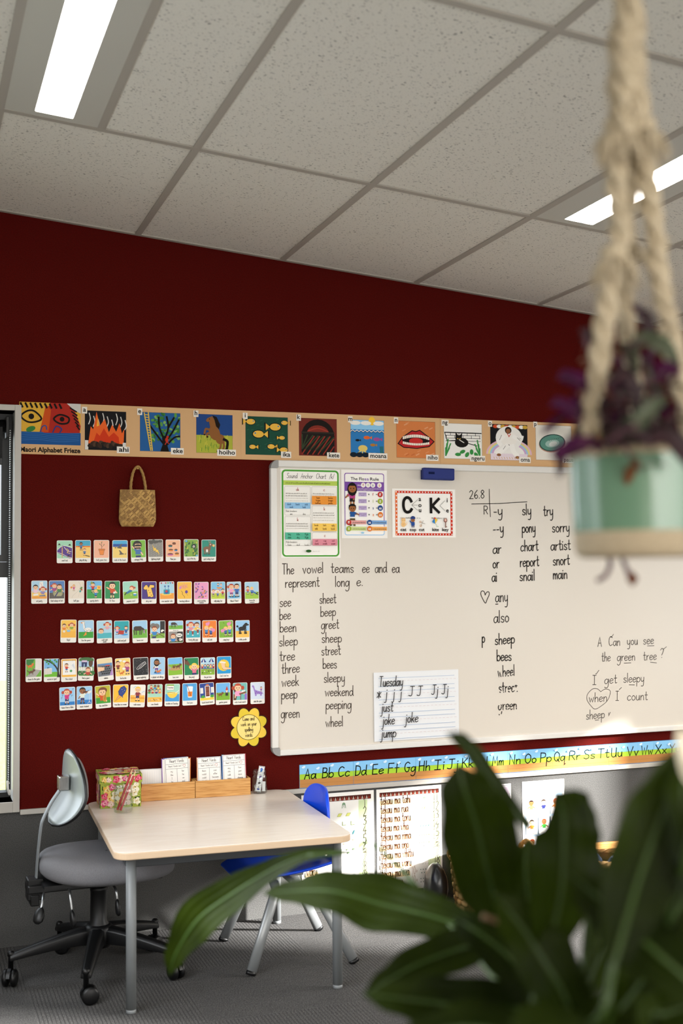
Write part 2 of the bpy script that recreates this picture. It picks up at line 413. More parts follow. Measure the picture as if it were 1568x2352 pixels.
def bary(x, y0, y1): plank(g, x-bw, x+bw, y0, y1, -.0048, 0)
rows = [-T1-TD*k for k in range(5)]
for y in rows: barx(y, RX0, RX1)
for k in range(-2, 7):
    x = BX+.6*k
    if RX0 < x < RX1: bary(x, RY0, 0)
for x in (BX-.3, BX+1.5): bary(x, -T1-TD, -T1)
barx(-.008, RX0, RX1)
struct(g.build('ceiling_grid', 'bar_paint', ceiling))
# right wall with the window the sun comes through, rear wall with a window band, left wall
def side_wall(name, x0, x1, holes, m_='plaster'):
    mb = MB(); ys = sorted({RY0-.2, 0.0, *[a for h in holes for a in h[:2]]}); zt = min(ceil_z(x0), ceil_z(x1))
    for a, c in zip(ys[:-1], ys[1:]):
        h = [q for q in holes if q[0] <= a and c <= q[1]]
        if h: mb.box((x0, a, 0), (x1, c, h[0][2])); mb.box((x0, a, h[0][3]), (x1, c, zt))
        else: mb.box((x0, a, 0), (x1, c, zt))
    return struct(mb.build(name, m_))
SW = (-2.50, -.99, .50, 2.05)
side_wall('wall_right', RX1, RX1+.2, [SW, (-5.4, -3.4, .8, 2.05)])
side_wall('wall_left', RX0-.2, RX0, [(-3.4, -1.2, .8, 2.05)])
mb = MB()
for x0, x1, z0, z1 in ((RX0, -1.6, 0, 2.3), (-1.6, 2.6, 0, .7), (-1.6, 2.6, 2.05, 2.3), (2.6, RX1, 0, 2.3), (RX0, RX1, 2.3, ceil_z(RX1))):
    mb.box((x0, RY0-.2, z0), (x1, RY0, z1))
struct(mb.build('wall_front', 'plaster'))
# glass
m = mat('window_glass', '#fff', .02); N, L, b = nodes(m)
tr = node(m, 'ShaderNodeBsdfTransparent'); gl = node(m, 'ShaderNodeBsdfGlossy', Roughness=.02); ms = node(m, 'ShaderNodeMixShader'); lw_ = node(m, 'ShaderNodeLayerWeight'); fr = ramp(m, lw_.outputs['Facing'], [(0, .03), (.6, .06), (1, .6)])
L.new(fr.outputs[0], ms.inputs[0]); L.new(tr.outputs[0], ms.inputs[1]); L.new(gl.outputs[0], ms.inputs[2]); L.new(ms.outputs[0], N['Material Output'].inputs[0])

def window_frame(mb, x0, x1, z0, z1, y0, y1, fw, bars=()):
    mb.box((x0, y0, z0), (x0+fw, y1, z1)); mb.box((x1-fw, y0, z0), (x1, y1, z1))
    mb.box((x0+fw, y0, z0), (x1-fw, y1, z0+fw)); mb.box((x0+fw, y0, z1-fw), (x1-fw, y1, z1))
    for a, c in bars: mb.box((x0+fw, y0, a), (x1-fw, y1, c))
    return mb
# left window in the board wall
w1 = struct(window_frame(MB(), WX0, WX1, WZ0, WZ1, .105, .165, .018, [(1.375, 1.435)]).build('window_1', 'black_metal'), 'black aluminium framed window with a fixed lower pane at the left edge', 'window')
MB().box((WX0+.018, .130, WZ0+.018), (WX1-.018, .136, 1.375)).build('lower_pane', 'window_glass', w1)
s_ = window_frame(MB(), WX0+.019, WX1-.019, 1.436, WZ1-.019, .090, .150, .026).build('opening_sash', 'black_metal', w1)
MB().box((WX0+.045, .118, 1.462), (WX1-.045, .124, WZ1-.045)).build('sash_pane', 'window_glass', s_)
lw = MB()      # white lining and face trim
lw.box((WX1-.004, 0, WZ0-.004), (WX1, .105, WZ1)); lw.box((WX0, 0, WZ0-.004), (WX0+.004, .105, WZ1)); lw.box((WX0, 0, WZ0-.004), (WX1, .105, WZ0)); lw.box((WX0, 0, WZ1), (WX1, .105, WZ1+.004))
lw.build('window_reveal', 'white_gloss', w1)
tw = .022
fm = MB().box((WX1-.004, -.010, DADO-.008), (WX1+tw-.002, 0, WZ1+tw)); fm.box((WX0-tw, -.010, DADO-.008), (WX0, 0, WZ1+tw))
fm.box((WX0, -.010, WZ1), (WX1-.004, 0, WZ1+tw)); fm.box((WX0, -.010, DADO-.008), (WX1-.004, 0, WZ0))
bevel(fm.build('window_trim', 'dado_white', w1), .0015)
# windows of the right and rear walls
def wall_window(name, y0, y1, z0, z1):
    T = Matrix(((0, 1, 0, RX1), (1, 0, 0, 0), (0, 0, 1, 0), (0, 0, 0, 1)))
    mb = MB(); mb2 = window_frame(MB(), y0, y1, z0, z1, .08, .14, .05)
    mb.add([T @ p for p in mb2.v], mb2.f); o = struct(mb.build(name, 'black_metal'))
    MB().box((RX1+.10, y0+.05, z0+.05), (RX1+.106, y1-.05, z1-.05)).build('pane', 'window_glass', o)
    return o
o = struct(MB().add([Vector((RX0-p.y, p.x, p.z)) for p in window_frame(MB(), -3.4, -1.2, .8, 2.05, .08, .14, .05).v], window_frame(MB(), -3.4, -1.2, .8, 2.05, .08, .14, .05).f).build('window_5', 'black_metal')); MB().box((RX0-.116, -3.35, .85), (RX0-.11, -1.25, 2.0)).build('pane', 'window_glass', o)
wall_window('window_2', *SW); wall_window('window_3', -5.4, -3.4, .8, 2.05)
o = struct(window_frame(MB(), -1.6, 2.6, .7, 2.05, RY0-.14, RY0-.08, .05).build('window_4', 'black_metal'))
MB().box((-1.55, RY0-.115, .75), (2.55, RY0-.109, 2.0)).build('pane', 'window_glass', o)
for ya, yb, zb, lab in ((SW[0]+.005, -1.3651, 1.54, 'longer pale blind added unseen at the right window to cut the sun'), (-1.3649, SW[1]-.005, 1.37, 'narrow pale blind added unseen, lower, to keep sun off the whiteboard')):
    tb = thing('roller_blind', lab, 'blind', (RX1+.035, (ya+yb)/2, 2.01)); hw_ = (yb-ya)/2  # unseen blinds added here, their drop set to shape the sun patch
    MB().tube([(0, -hw_, 0), (0, hw_, 0)], .025, 12).build('roller', 'white_gloss', tb); MB().box((-.005, -hw_, zb-2.01), (-.002, hw_, -.01)).build('fabric', 'white_gloss', tb); MB().box((-.010, -hw_, zb-2.025), (.003, hw_, zb-2.005)).build('bottom_rail', 'white_gloss', tb)
# dado rail along the wall
r_ = MB(); r_.box((WX1+tw, -.012, DADO-.019), (RX1, 0, DADO)); r_.box((RX0, -.012, DADO-.019), (WX0-tw, 0, DADO))
struct(bevel(r_.build('trim_1', 'dado_white'), .002))
struct(MB().box((WX1, -.004, ceil_z(RX1)-.6), (WX1+.0001, -.0039, ceil_z(RX1)-.59)).build('trim_2', 'red_felt')) if False else None

# dark roller blind of the left window with its bead chain
t = thing('roller_blind', 'dark roller blind rolled up at the top of the left window', 'blind', (-1.435, .055, 1.955))
MB().tube([(-.40, 0, 0), (.395, 0, 0)], .026, 16).build('roller', 'black_plastic', t)
noisy('blind_fabric', '#1b1b1c', '#2b2b2c', 900, .9, .3)
MB().box((-.39, -.025, -.125), (.385, -.0235, -.005)).build('fabric', 'blind_fabric', t)
bevel(MB().box((-.392, -.031, -.150), (.387, -.017, -.124)).build('bottom_rail', 'black_metal', t), .003)
bevel(MB().box((.397, -.035, -.045), (.409, .035, .035)).build('end_bracket', 'black_plastic', t), .002)
ch = MB()
for sx, yy in ((.4115, -.046), (.4125, -.028)):
    k = 0; z = -.02
    ch.tube([(sx, yy, z), (sx, yy, -1.37)], .0012, 5, 0)
    while z > -1.37: ch.ball((sx, yy, z), .0027, 6, 4, 1); z -= .0085
ch.build('bead_chain', ['black_plastic', 'chain_bead'], t)
MB().tube(catmull([(.414, -.030, -1.355), (.408, -.050, -1.345), (.410, -.054, -1.375), (.416, -.04, -1.395), (.418, -.03, -1.38)], 4), .004, 8).build('chain_hook', 'white_gloss', t)

# recessed ceiling lights
def troffer(x0, label, dx0, dx1):
    t = thing('ceiling_light', label, 'ceiling light', (x0+.15, -T1-.6, ceil_z(x0+.15)), group='recessed ceiling lights')
    def pl(mb, a, c, y0, y1, z0, z1):
        vs = [(x-.15, y+.6, -RAKE*(x-.15)+z) for z in (z0, z1) for x, y in ((a, y0), (c, y0), (c, y1), (a, y1))]
        return mb.add(vs, [(0,3,2,1),(4,5,6,7),(0,1,5,4),(1,2,6,5),(2,3,7,6),(3,0,4,7)])
    h = MB(); a, c, y0, y1 = .012, .288, -1.188, -.012
    pl(h, a, dx0, y0, y1, -.004, 0); pl(h, dx1, c, y0, y1, -.004, 0); pl(h, dx0, dx1, y0, y0+.03, -.004, 0); pl(h, dx0, dx1, y1-.03, y1, -.004, 0)
    h.build('housing', 'troffer', t)
    d = MB(); poly = rrect(dx0-.15, y0+.63, dx1-.15, y1+.57, .008)
    d.prism(poly, -.0035, -.001); d.v = [Vector((p.x, p.y, p.z-RAKE*p.x)) for p in d.v]
    d.build('diffuser', 'lamp_diffuser', t)
troffer(BX-.6, 'recessed ceiling light with a glowing strip above the window end', .098, .210)
troffer(BX+1.2, 'recessed ceiling light with a glowing strip behind the rope hanger', .108, .222)

# outside, seen past the left window: lawn and bushes
m = noisy('lawn_grass', '#7c8a44', '#b2b46a', 30, .9, .5)
struct(MB().box((-8, .25, -.3), (8, 14, -.2)).build('lawn', 'lawn_grass'))
noisy('bush_leaf', '#6d7f35', '#c0bd68', 9, .6, 0)
rb = random.Random(3)
for bx_, by_, sc in ((-2.6, 6.0, 1.0), (-1.5, 7.4, 1.2), (-3.6, 8.2, 1.3)):
    mb = MB()
    for i in range(420):
        th, ph = rb.uniform(0, 2*PI), math.acos(rb.uniform(-.2, 1)); rr = rb.uniform(.55, 1)*.75*sc
        p = Vector((rr*sin(ph)*cos(th), rr*sin(ph)*sin(th), rr*cos(ph)*1.1+.25)); l = rb.uniform(.07, .13)
        R_ = Euler((rb.uniform(-.9, .9), rb.uniform(-.9, .9), rb.uniform(0, 6.3))).to_matrix().to_4x4()
        mb.add([(-l, 0, 0), (0, -l*.4, .01), (l, 0, 0), (0, l*.4, .01)], [(0, 1, 2, 3)], 0, None, False, Matrix.Translation(p) @ R_)
    t = thing('garden_bush', 'sunny yellow green bush outside beyond the left window', 'bush', (bx_, by_, -.2), group='bushes outside the window')
    mb.build('foliage', 'bush_leaf', t)
    MB().tube([(0, 0, 0), (.02, 0, .4), (-.02, .02, .8*sc)], [.04, .03, .015], 7).build('stem', 'bush_leaf', t)
# ------------------------------------------------------------------ picture cards pinned on the red wall
BK, WH, SK, SK2, RD, BL, NV, YE, GN = '#1a1715', '#ece7df', '#f0c39b', '#9a6238', '#c4331f', '#2f7fc4', '#232a63', '#f2c64e', '#3d9a3a'
BRN, ORH, GRY, PUR, PNK, ORG = '#5a3520', '#b5462a', '#77716b', '#4f2a86', '#e58fb6', '#e8842a'
def kid(c, x, y, h, hair=BRN, shirt=BL, pants=NV, skin=SK, tails=False, arms=(-150, -30), long=False, legs=True, face=True):
    """little drawn child: x centre, y feet, h height"""
    u = h/10.0
    if legs:
        for sx in (-1, 1):
            c.line([x+sx*u*.6, y+u*2.6, x+sx*u*.75, y+.3*u], u*.7, skin); c.ell(x+sx*u*.95, y+.25*u, u*.75, u*.38, BK, 0, 8)
        c.poly([x-1.2*u, y+2*u, x-.1*u, y+2*u, x, y+2.6*u, x+.1*u, y+2*u, x+1.2*u, y+2*u, x+1.1*u, y+3.8*u, x-1.1*u, y+3.8*u], pants)
    for a, sx in ((arms[0], -1), (arms[1], 1)):
        r = math.radians(a); c.line([x+sx*u, y+5.4*u, x+sx*u+cos(r)*1.2*u, y+5.4*u+sin(r)*1.2*u], u*1.0, shirt)
        c.line([x+sx*u+cos(r)*1.2*u, y+5.4*u+sin(r)*1.2*u, x+sx*u+cos(r)*2.6*u, y+5.4*u+sin(r)*2.6*u], u*.6, skin)
    c.poly([x-1.3*u, y+3.4*u, x+1.3*u, y+3.4*u, x+1.15*u, y+6*u, x-1.15*u, y+6*u], shirt)
    if long: c.ell(x, y+7.3*u, 2.2*u, 2.9*u, hair, 0, 12)
    if tails:
        for sx in (-1, 1): c.ell(x+sx*2.5*u, y+7.6*u, .9*u, 1.1*u, hair, 0, 8)
    c.ell(x, y+8*u, 2.0*u, 2.0*u, hair, 0, 14); c.ell(x, y+7.5*u, 1.75*u, 1.65*u, skin, 0, 14)
    c.ell(x, y+8.2*u, 1.95*u, 1.8*u, hair, 0, 10, 18, 162)
    if face:
        for sx in (-1, 1): c.ell(x+sx*.65*u, y+7.6*u, .25*u, .3*u, BK, 0, 6)
        c.line([x-.4*u, y+6.75*u, x, y+6.6*u, x+.4*u, y+6.75*u], u*.18, '#8e2f25')
def bg(c, top, bot=None, split=0):
    c.face(rrect(2, 20, 62, 92, 3.5, 3), top)
    if bot: c.face([(2, 20), (62, 20), (62, split), (2, split)], bot)
def flower_leafy(c, x, y, r, col):
    for k in range(5): c.ell(x+r*cos(k*1.257), y+r*sin(k*1.257), r*.6, r*.6, col, 0, 7)
SKY, GRS, SND, TAN = '#9cc8e6', '#7db23a', '#f3c55a', '#eba03c'
def d_trail(c):
    bg(c, '#9fd3b4'); c.poly([2,52, 24,74, 62,62, 62,20, 52,20, 2,42], PUR)
    for q in ([4,58,28,72,60,64],[2,44,22,38,44,26,60,22],[30,66,44,50,58,48]): c.line(q, 2, '#e9dcc8', 3)
    c.line([22,24,22,64], 4, '#d3a46a'); c.line([40,60,48,52,42,44,54,40], 2, YE, 3)
    for x, y in ((10,78),(52,76),(48,30)): c.ell(x, y, 4, 3, BK); c.line([x-6,y-3,x+6,y-3], 1.5, BRN)
def d_play(c):
    bg(c, '#3aa5c4', '#f3c86a', 66); c.rect(2,64,62,70, ORG); kid(c, 24, 52, 34, BK, '#3b6f9c', NV, SK2, arms=(-160,-10)); kid(c, 38, 30, 30, ORH, '#3b6f9c', NV, arms=(-140,-40)); c.line([44,30,58,26], 3, BK)
def d_pot(c):
    bg(c, '#f0b191'); c.poly([26,32, 40,32, 44,52, 22,52], ORG); c.rect(20,52,46,57, '#d9761f'); c.frame(20,52,46,57, .5, .8, BRN); c.line([22,52,26,32,40,32,44,52], .9, BRN)
    c.line([33,57,33,82], 1.2, BRN); c.line([33,68,26,76], 1, BRN); c.line([33,62,41,72], 1, BRN)
    for x, y, r in ((33,84,70),(25,77,130),(42,74,60)): c.ell(x, y, 4, 1.6, '#6d7d3c', r, 8)
def seal(c, x, y, s, f=1):
    c.poly([x-f*14*s,y, x-f*4*s,y+4*s, x+f*3*s,y+13*s, x+f*8*s,y+17*s, x+f*12*s,y+14*s, x+f*8*s,y+11*s, x+f*7*s,y+2*s, x+f*11*s,y-3*s, x+f*2*s,y-3*s, x-f*6*s,y-2*s], '#5d5650')
    c.poly([x-f*14*s,y, x-f*20*s,y+4*s, x-f*19*s,y-3*s], '#5d5650')
def d_seal(c): bg(c, '#48a9d6', '#f1cf72', 66); c.rect(2,66,62,78, '#1d4f9e'); seal(c, 30, 62, 1.0); seal(c, 38, 36, .95, -1)
def d_molly(c):
    bg(c, '#7db83a'); c.ell(28, 72, 19, 19, BK); kid(c, 30, 4, 84, BK, '#3f6fa8', NV, SK, legs=False, arms=(-230,-60)); c.rect(20,20,42,28, NV); c.rect(15,56,42,62, BK); c.ell(30,66,17,9, BK,0,10,0,180)
def d_light(c):
    bg(c, '#8c8880')
    for x, y in ((10,88),(24,90),(38,86),(52,88),(30,84),(14,82)): c.ell(x, y-2, 9, 6, '#55524d', 0, 10)
    for i in range(8):
        for j in range(6): c.line([6+i*7.4, 72-j*9-(i%2)*4, 5.4+i*7.4, 67-j*9-(i%2)*4], .8, '#c9c5bd')
    c.poly([18,74, 26,56, 31,60, 36,48, 41,51, 48,28, 37,42, 33,38, 30,48, 24,44], YE)
def d_pies(c):
    bg(c, '#f0b48f')
    for x, y, q, r in ((20,68,'#2f6f78',9),(36,78,'#8a4a2c',8),(22,50,ORG,10),(44,50,'#4a7fb0',7),(20,32,'#c65f92',12),(48,34,'#d98a2c',9)):
        c.poly([x-r,y, x+r,y, x+r*.75,y-6, x-r*.75,y-6], q); c.ell(x, y, r, 4.5, '#6b3d20', 0, 10, 0, 180); c.line([x-r,y,x+r,y], .8, BK)
def d_spy(c):
    bg(c, '#7fa83c'); r = random.Random(5)
    for i in range(46):
        x, y = r.uniform(5, 57), r.uniform(24, 86); c.poly([x-4,y-3, x,y+7, x+3.5,y-2, x,y-4], r.choice(['#2f6b2c', '#40803a', '#c5bf4a', '#255a30']))
    c.ell(44, 64, 8, 10, BK); c.ell(43, 63, 4.6, 5, WH); c.ell(43, 63, 2, 2.2, BK); c.ell(10, 86, 5, 4, '#6cb2dd'); c.ell(56, 24, 5, 3, '#6cb2dd')
def d_goat(c):
    bg(c, '#1a8a76'); c.ell(24, 54, 17, 11, '#7d5a3f'); c.poly([30,58, 38,56, 48,72, 40,80, 32,76], '#7d5a3f'); c.ell(42, 72, 10, 6, '#7d5a3f', -8)
    for x in (12, 19, 28, 34): c.line([x,50,x+1,33], 4, '#7d5a3f'); c.ell(x+1, 32, 2.6, 2, BK, 0, 7)
    c.poly([20,40,28,40,28,52,20,52], WH); c.ell(39, 73, 2.6, 2.6, WH); c.ell(39, 73, 1, 1, BK); c.poly([47,66,56,62,59,72,50,74], '#e3c27a'); c.line([34,80,32,88], 2, '#a98a68'); c.line([38,80,40,88], 2, '#a98a68')
def d_art(c): bg(c, '#a9cfe4', SND, 46); c.poly([32,62,48,64,47,90,33,88], WH); c.line([36,84,44,72,38,70], 1.2, '#c97f9a'); kid(c, 17, 26, 52, BK, '#e7c1cf', '#3a6fb0', legs=False); kid(c, 46, 22, 48, ORH, '#8e7fae', GRY, tails=True, legs=False); c.poly([8,40,28,42,28,34,8,32], WH); c.poly([32,34,56,36,56,28,32,28], '#6e7fa0'); c.rect(2,20,62,30, TAN)
def d_sleep(c): bg(c, '#4c7cb8', '#57514a', 44); c.rr(16,34,56,66,6, '#8d8a63'); c.rr(20,30,52,46,4, '#a5a077'); kid(c, 22, 34, 50, ORH, '#a8437a', '#7a7458', tails=True, legs=False); kid(c, 42, 28, 52, BRN, '#3d7a44', NV, legs=False); c.line([36,46,26,30], 4, NV)
def d_half(c):
    bg(c, '#e3d7c6'); c.line([40,90,50,70,38,50,20,34,14,22], 1, '#c3b6a4', 3); c.line([58,86,60,60,46,44,40,26], .8, '#c3b6a4', 3)
    kid(c, 22, 52, 26, '#d8952c', '#c44f86', '#c44f86', arms=(120,20)); c.ell(12, 66, 4, 4, ORG); c.ell(52, 62, 4, 7, '#5d8a3e', -30); c.ell(48, 50, 4, 5, '#3f9a8e', -30); c.ell(54, 56, 3, 3, RD)
def d_sporty(c): bg(c, '#6cb4de', '#2e9a44', 58); kid(c, 26, 46, 42, BK, RD, NV, SK, arms=(160,10)); c.poly([15,80,20,92,30,82], '#8a9a3a'); kid(c, 38, 22, 36, YE, '#2f7fc4', NV, arms=(160,40)); c.poly([42,58,58,56,60,72,44,74], YE); c.ell(51, 65, 4, 4, ORG)
def d_shaw(c): bg(c, '#12884a'); kid(c, 32, 20, 70, BK, '#cf4a20', '#4a3a30', arms=(150,-50)); c.poly([36,40,46,42,46,50,36,48], WH)
def d_pop(c): bg(c, '#9fd6bf', '#82b83a', 50); c.poly([16,40,40,52,36,62,14,48], '#2a6f9e'); c.line([14,46,8,38], 4, BK); c.ell(38, 66, 10, 9, ORH); c.ell(36, 63, 8, 7, SK); c.line([40,56,54,58], 3, SK); c.ell(50, 66, 4, 4, ORH); c.poly([42,40,58,40,55,32,45,32], '#2f8fc0'); c.ell(50, 41, 7, 2.5, WH); c.line([34,40,34,34], 2, SK)
def d_shirt(c):
    bg(c, '#42247c'); P = [8,66, 16,78, 24,80, 27,74, 32,70, 36,80, 54,78, 55,68, 42,66, 52,30, 42,26, 36,30, 28,28, 22,60, 14,58]
    c.poly(P, '#efc057'); c.line(P, 1.6, BK, 0, True); c.line([27,74,30,66,34,80], 1.4, BK)
    for x, y in ((30,56),(36,46),(42,36)): c.ell(x, y, 2.2, 1.8, '#8a5a20')
def d_cake(c):
    bg(c, '#a6cfe0', '#eb9c34', 44); c.ell(30, 40, 22, 4.5, '#f3cf5a')
    for i, q in enumerate([RD, '#e7b8c8', '#c8412c', '#6fa54a', '#3a86b8', RD]): c.poly([5+i*9.5,91, 13+i*9.5,90, 9+i*9.5,82], q)
    c.rr(18,40,44,60,2, '#2f9aa8'); c.ell(31, 50, 8, 8, '#3a4f9a'); c.ell(30, 53, 5, 4, RD); c.line([26,60,24,72], 1.6, '#2a5fa8'); c.line([38,60,39,72], 1.6, '#2a5fa8'); c.ell(24, 74, 3.4, 3.4, '#2a5fa8'); c.ell(39, 74, 3.4, 3.4, '#2a5fa8')
def d_ball(c):
    bg(c, '#f0bb3e')
    for k in range(11): a = k*.57; c.line([32+4*cos(a), 72+3*sin(a), 32+(13+k%3*3)*cos(a), 74+(11+k%2*3)*sin(a)], 1.4, '#d4609a')
    c.ell(14, 68, 7, 5, '#d884b4', 60); c.ell(40, 50, 6, 7, '#5a3a96'); c.line([18,54,24,46,22,40,30,32,32,24], 1.2, BK, 3); c.line([40,42,46,34], .8, '#8a6a20')
def d_maroon(c):
    bg(c, '#e79ac0'); r = random.Random(9)
    for i in range(26):
        x, y = r.uniform(7, 57), r.uniform(26, 86); q = r.choice(['#4a4f9e', '#4a8a5a', '#5a2a4a', '#7a4fa0', ORG]); c.ell(x, y, 4.5, 1.8, q, r.uniform(0, 180), 8)
        for k in range(3): a = r.uniform(0, 6.3); c.line([x, y, x+5*cos(a), y+5*sin(a)], .7, q)
def d_fair(c): bg(c, '#7cc0e2', '#bccf3a', 44); c.rect(2,44,62,56, '#efe9e0'); c.ell(38, 70, 13, 7, ORG, 0, 12, 180, 360); kid(c, 32, 66, 22, BRN, '#3a8ac0', NV, legs=False); kid(c, 45, 66, 22, GRY, '#c9b8d0', NV, legs=False); c.ell(28, 52, 14, 9, '#c0553a', 0, 12, 0, 180); c.ell(28, 52, 11, 7, '#efe9e0', 0, 12, 0, 180); kid(c, 11, 32, 30, ORH, '#e7b8c8', NV); kid(c, 52, 32, 32, BK, RD, NV); kid(c, 30, 28, 26, YE, '#3a6fb0', NV)
def d_where(c): bg(c, '#a6cbe0'); c.ell(32, 30, 26, 6, '#3a9ac8'); kid(c, 20, 28, 58, ORH, '#e79ac0', '#8a4a86', tails=True); kid(c, 44, 28, 58, BRN, '#2a5fa8', NV)
def d_scare(c): bg(c, '#a6cbe0', '#9cc23a', 50); kid(c, 14, 40, 36, BRN, '#c9553a', '#3a5fa0'); kid(c, 32, 36, 36, YE, '#3a6fb0', NV); c.poly([34,48,50,40,54,44,38,54], '#3a6fb0'); c.line([50,42,60,46], 3, BK); c.line([52,40,60,38], 3, BK)
ROW1 = [(148.3,1267.4,0,'snail trail','a silver trail winding over purple ground',d_trail),(190.4,1266.5,0,'play all day','two children playing on a beach',d_play),(232.7,1266.3,0,'leafy green tree','a thin seedling in an orange flower pot',d_pot),
 (275.3,1266.5,0,'seals at the beach','two grey seals on a beach',d_seal),(317.4,1265.5,2,'unhappy Molly','a black haired child against plain green',d_molly),(356.9,1264.4,1,'lightning bright','a yellow lightning bolt under grey cloud',d_light),
 (397.1,1264.6,0,'Mmm pies','six pies on peach',d_pies),(438.6,1263.8,0,'spy in the sky','an eye peering from green leaves',d_spy),(479,1264.6,0,'goat eating toast','a brown goat on teal',d_goat)]
ROW2 = [(90.1,1360,0,'art party','two children painting at a table',d_art),(130.3,1359.7,0,'fast asleep at last','two children dozing in an armchair',d_sleep),(174.9,1359.7,0,'half pipe','a tumbling skater on pale cream',d_half),
 (216.2,1359.7,0,'sporty shorts','two children with a yellow trophy on green grass',d_sporty),(257.5,1360,0,'Mr Shaw','a man in an orange shirt on dark green',d_shaw),(299.4,1360.6,2,'popcorn crawl','a red haired child crawling to a blue bowl',d_pop),
 (341.6,1361,0,'dirty shirt','a stained yellow shirt on purple',d_shirt),(382.8,1361,1,'river monster cake','a blue monster cake under bunting',d_cake),(423.3,1361,0,'bursting balloons','a burst pink balloon on yellow',d_ball),
 (461.8,1361.8,0,'maroon marching,monsters','tiny scribbled creatures on pink',d_maroon),(500.2,1361,0,'silly baby fair','children below an orange fairground boat',d_fair),(537,1361,1,'Where? There!','a girl and boy standing in a blue puddle',d_where),(577.7,1361,1,'beware the,scarecrow','two children tumbling on bright grass',d_scare)]
def d_oops(c): bg(c, '#f2c04c', '#f0b23e', 46); kid(c, 14, 38, 40, BRN, ORG, NV, legs=False); kid(c, 44, 40, 42, ORH, '#8fa83a', '#a8432c', tails=True, legs=False); c.poly([24,52,40,52,37,44,27,44], '#7fbfe0'); c.ell(14, 46, 5, 5, '#e8dcc0'); c.line([28,58,24,64], 1, BK)
def d_goose(c):
    bg(c, '#a3cbe6', '#2f9a2c', 46); c.ell(42, 54, 15, 9, WH, -8); c.poly([18,86, 24,86, 28,60, 36,54, 30,48, 22,56], WH); c.ell(22, 84, 6, 5, WH); c.poly([17,86, 8,84, 17,80], ORG); c.ell(22, 86, 1, 1, BK)
    c.line([30,56,36,50,44,54,50,50,56,56], 1, BK, 3); c.line([17,88,24,89,26,80,28,64,24,56,30,46,44,44,56,54,54,60], .9, BK, 3); c.poly([20,28, 34,34, 34,42, 28,40], ORG); c.line([28,40,36,48], 2, ORG)
def d_could(c): bg(c, '#a6cfe0', '#48b0ba', 42); kid(c, 18, 6, 56, '#8a4526', SK, SK, legs=False, arms=(-90,-90)); c.rect(2,20,62,40, '#48b0ba'); kid(c, 44, 40, 48, ORH, '#d9a0a8', NV, tails=True, legs=False)
def d_push(c): bg(c, '#12a0a8', '#a9cbe2', 50); kid(c, 13, 36, 36, ORH, '#e79ac0', '#2a5fa8', tails=True); kid(c, 50, 36, 36, BRN, '#2a5fa8', NV); c.ell(44, 36, 14, 4, '#2f9ad8'); c.poly([16,38, 40,36, 42,52, 20,54], '#b8301c')
def cow(c, x, y, s):
    c.rr(x-20*s, y+16*s, x+12*s, y+34*s, 7*s, '#3a2a22'); 
    for dx in (-18, -11, 3, 9): c.line([x+dx*s, y+18*s, x+dx*s, y+1*s], 3.4*s, '#3a2a22')
    c.poly([x+6*s,y+32*s, x+18*s,y+26*s, x+24*s,y+18*s, x+14*s,y+16*s], '#3a2a22'); c.ell(x+20*s, y+12*s, 5*s, 8*s, '#3a2a22'); c.rect(x+18.6*s, y+5*s, x+21.4*s, y+18*s, WH); c.line([x-20*s,y+30*s,x-22*s,y+10*s], 1.2*s, BK)
def d_cow(c): bg(c, '#9cc6e4', '#6cae38', 56); cow(c, 28, 34, 1.05)
def d_ouch(c): bg(c, '#a6cfe6', '#7fae3a', 40); c.ell(12, 72, 12, 12, '#77736d'); c.ell(26, 70, 14, 12, '#77736d'); c.rect(42,40,62,92, BK); kid(c, 18, 12, 60, '#8a4526', '#2f7fc4', NV, legs=False); c.rect(8,20,24,28, NV); c.ell(52, 50, 7, 6, WH); c.line([22,28,60,50], 2, BRN); c.line([26,46,60,24], 2, BRN); c.ell(56, 46, 4, 4, BK)
def d_cowouch(c):
    c.face(rrect(2,60,62,92,3.5,3), '#9cc6e4'); c.rect(2,58,62,74, '#6cae38'); cow(c, 24, 66, .62); c.rect(0,48,64,58, WH); c.hand('brown cow', 32, 51, 5, BK, .7, center=True, k=2)
    c.face(rrect(2,2,62,48,3.5,3), '#8f8a84'); c.rect(38,2,62,47, BK); kid(c, 20, -14, 54, '#8a4526', '#2f7fc4', NV, legs=False); c.rect(2,2,62,6, '#4f6a2a'); c.ell(46, 32, 13, 8.5, WH); c.hand('Ouch!', 46, 29, 7, BK, 1, center=True, k=2); c.ell(52, 14, 8, 6, WH); c.line([24,4,60,20], 2, BRN)
def d_jugs(c):
    bg(c, '#9cc4e2', '#3aa7b4', 50); kid(c, 22, 30, 58, ORH, '#d98a9a', NV, tails=True, legs=False); kid(c, 48, 30, 56, BRN, '#e7c04a', NV, legs=False)
    for x, h in ((10, 40), (30, 34), (52, 40)): c.poly([x-5,h+16, x+5,h+16, x+3,h, x-3,h], '#8a3a2c'); c.ell(x, h+16, 5, 2.5, WH); c.ell(x, h-4, 4, 2, WH); c.line([x, h, x, h-4], 1.5, WH)
def pig(c, x, y, s, f=1):
    c.ell(x, y, 8*s, 7*s, PNK); c.ell(x+f*7*s, y+4*s, 5*s, 4.6*s, PNK); c.ell(x+f*10*s, y+4*s, 1.8*s, 1.6*s, '#c9628e'); c.ell(x+f*7*s, y+6*s, .7*s, .7*s, BK); c.poly([x+f*4*s,y+8*s, x+f*5*s,y+12*s, x+f*8*s,y+9*s], PNK)
    for k in (-4, 3): c.line([x+k*s,y-5*s,x+k*s,y-9*s], 2*s, PNK)
def d_oink(c): bg(c, '#ea7c20'); kid(c, 18, 26, 46, YE, '#3a86c0', NV, arms=(100,70)); kid(c, 38, 24, 44, YE, '#3a5fa0', NV, arms=(110,30)); pig(c, 22, 78, 1); pig(c, 48, 52, 1.0, -1)
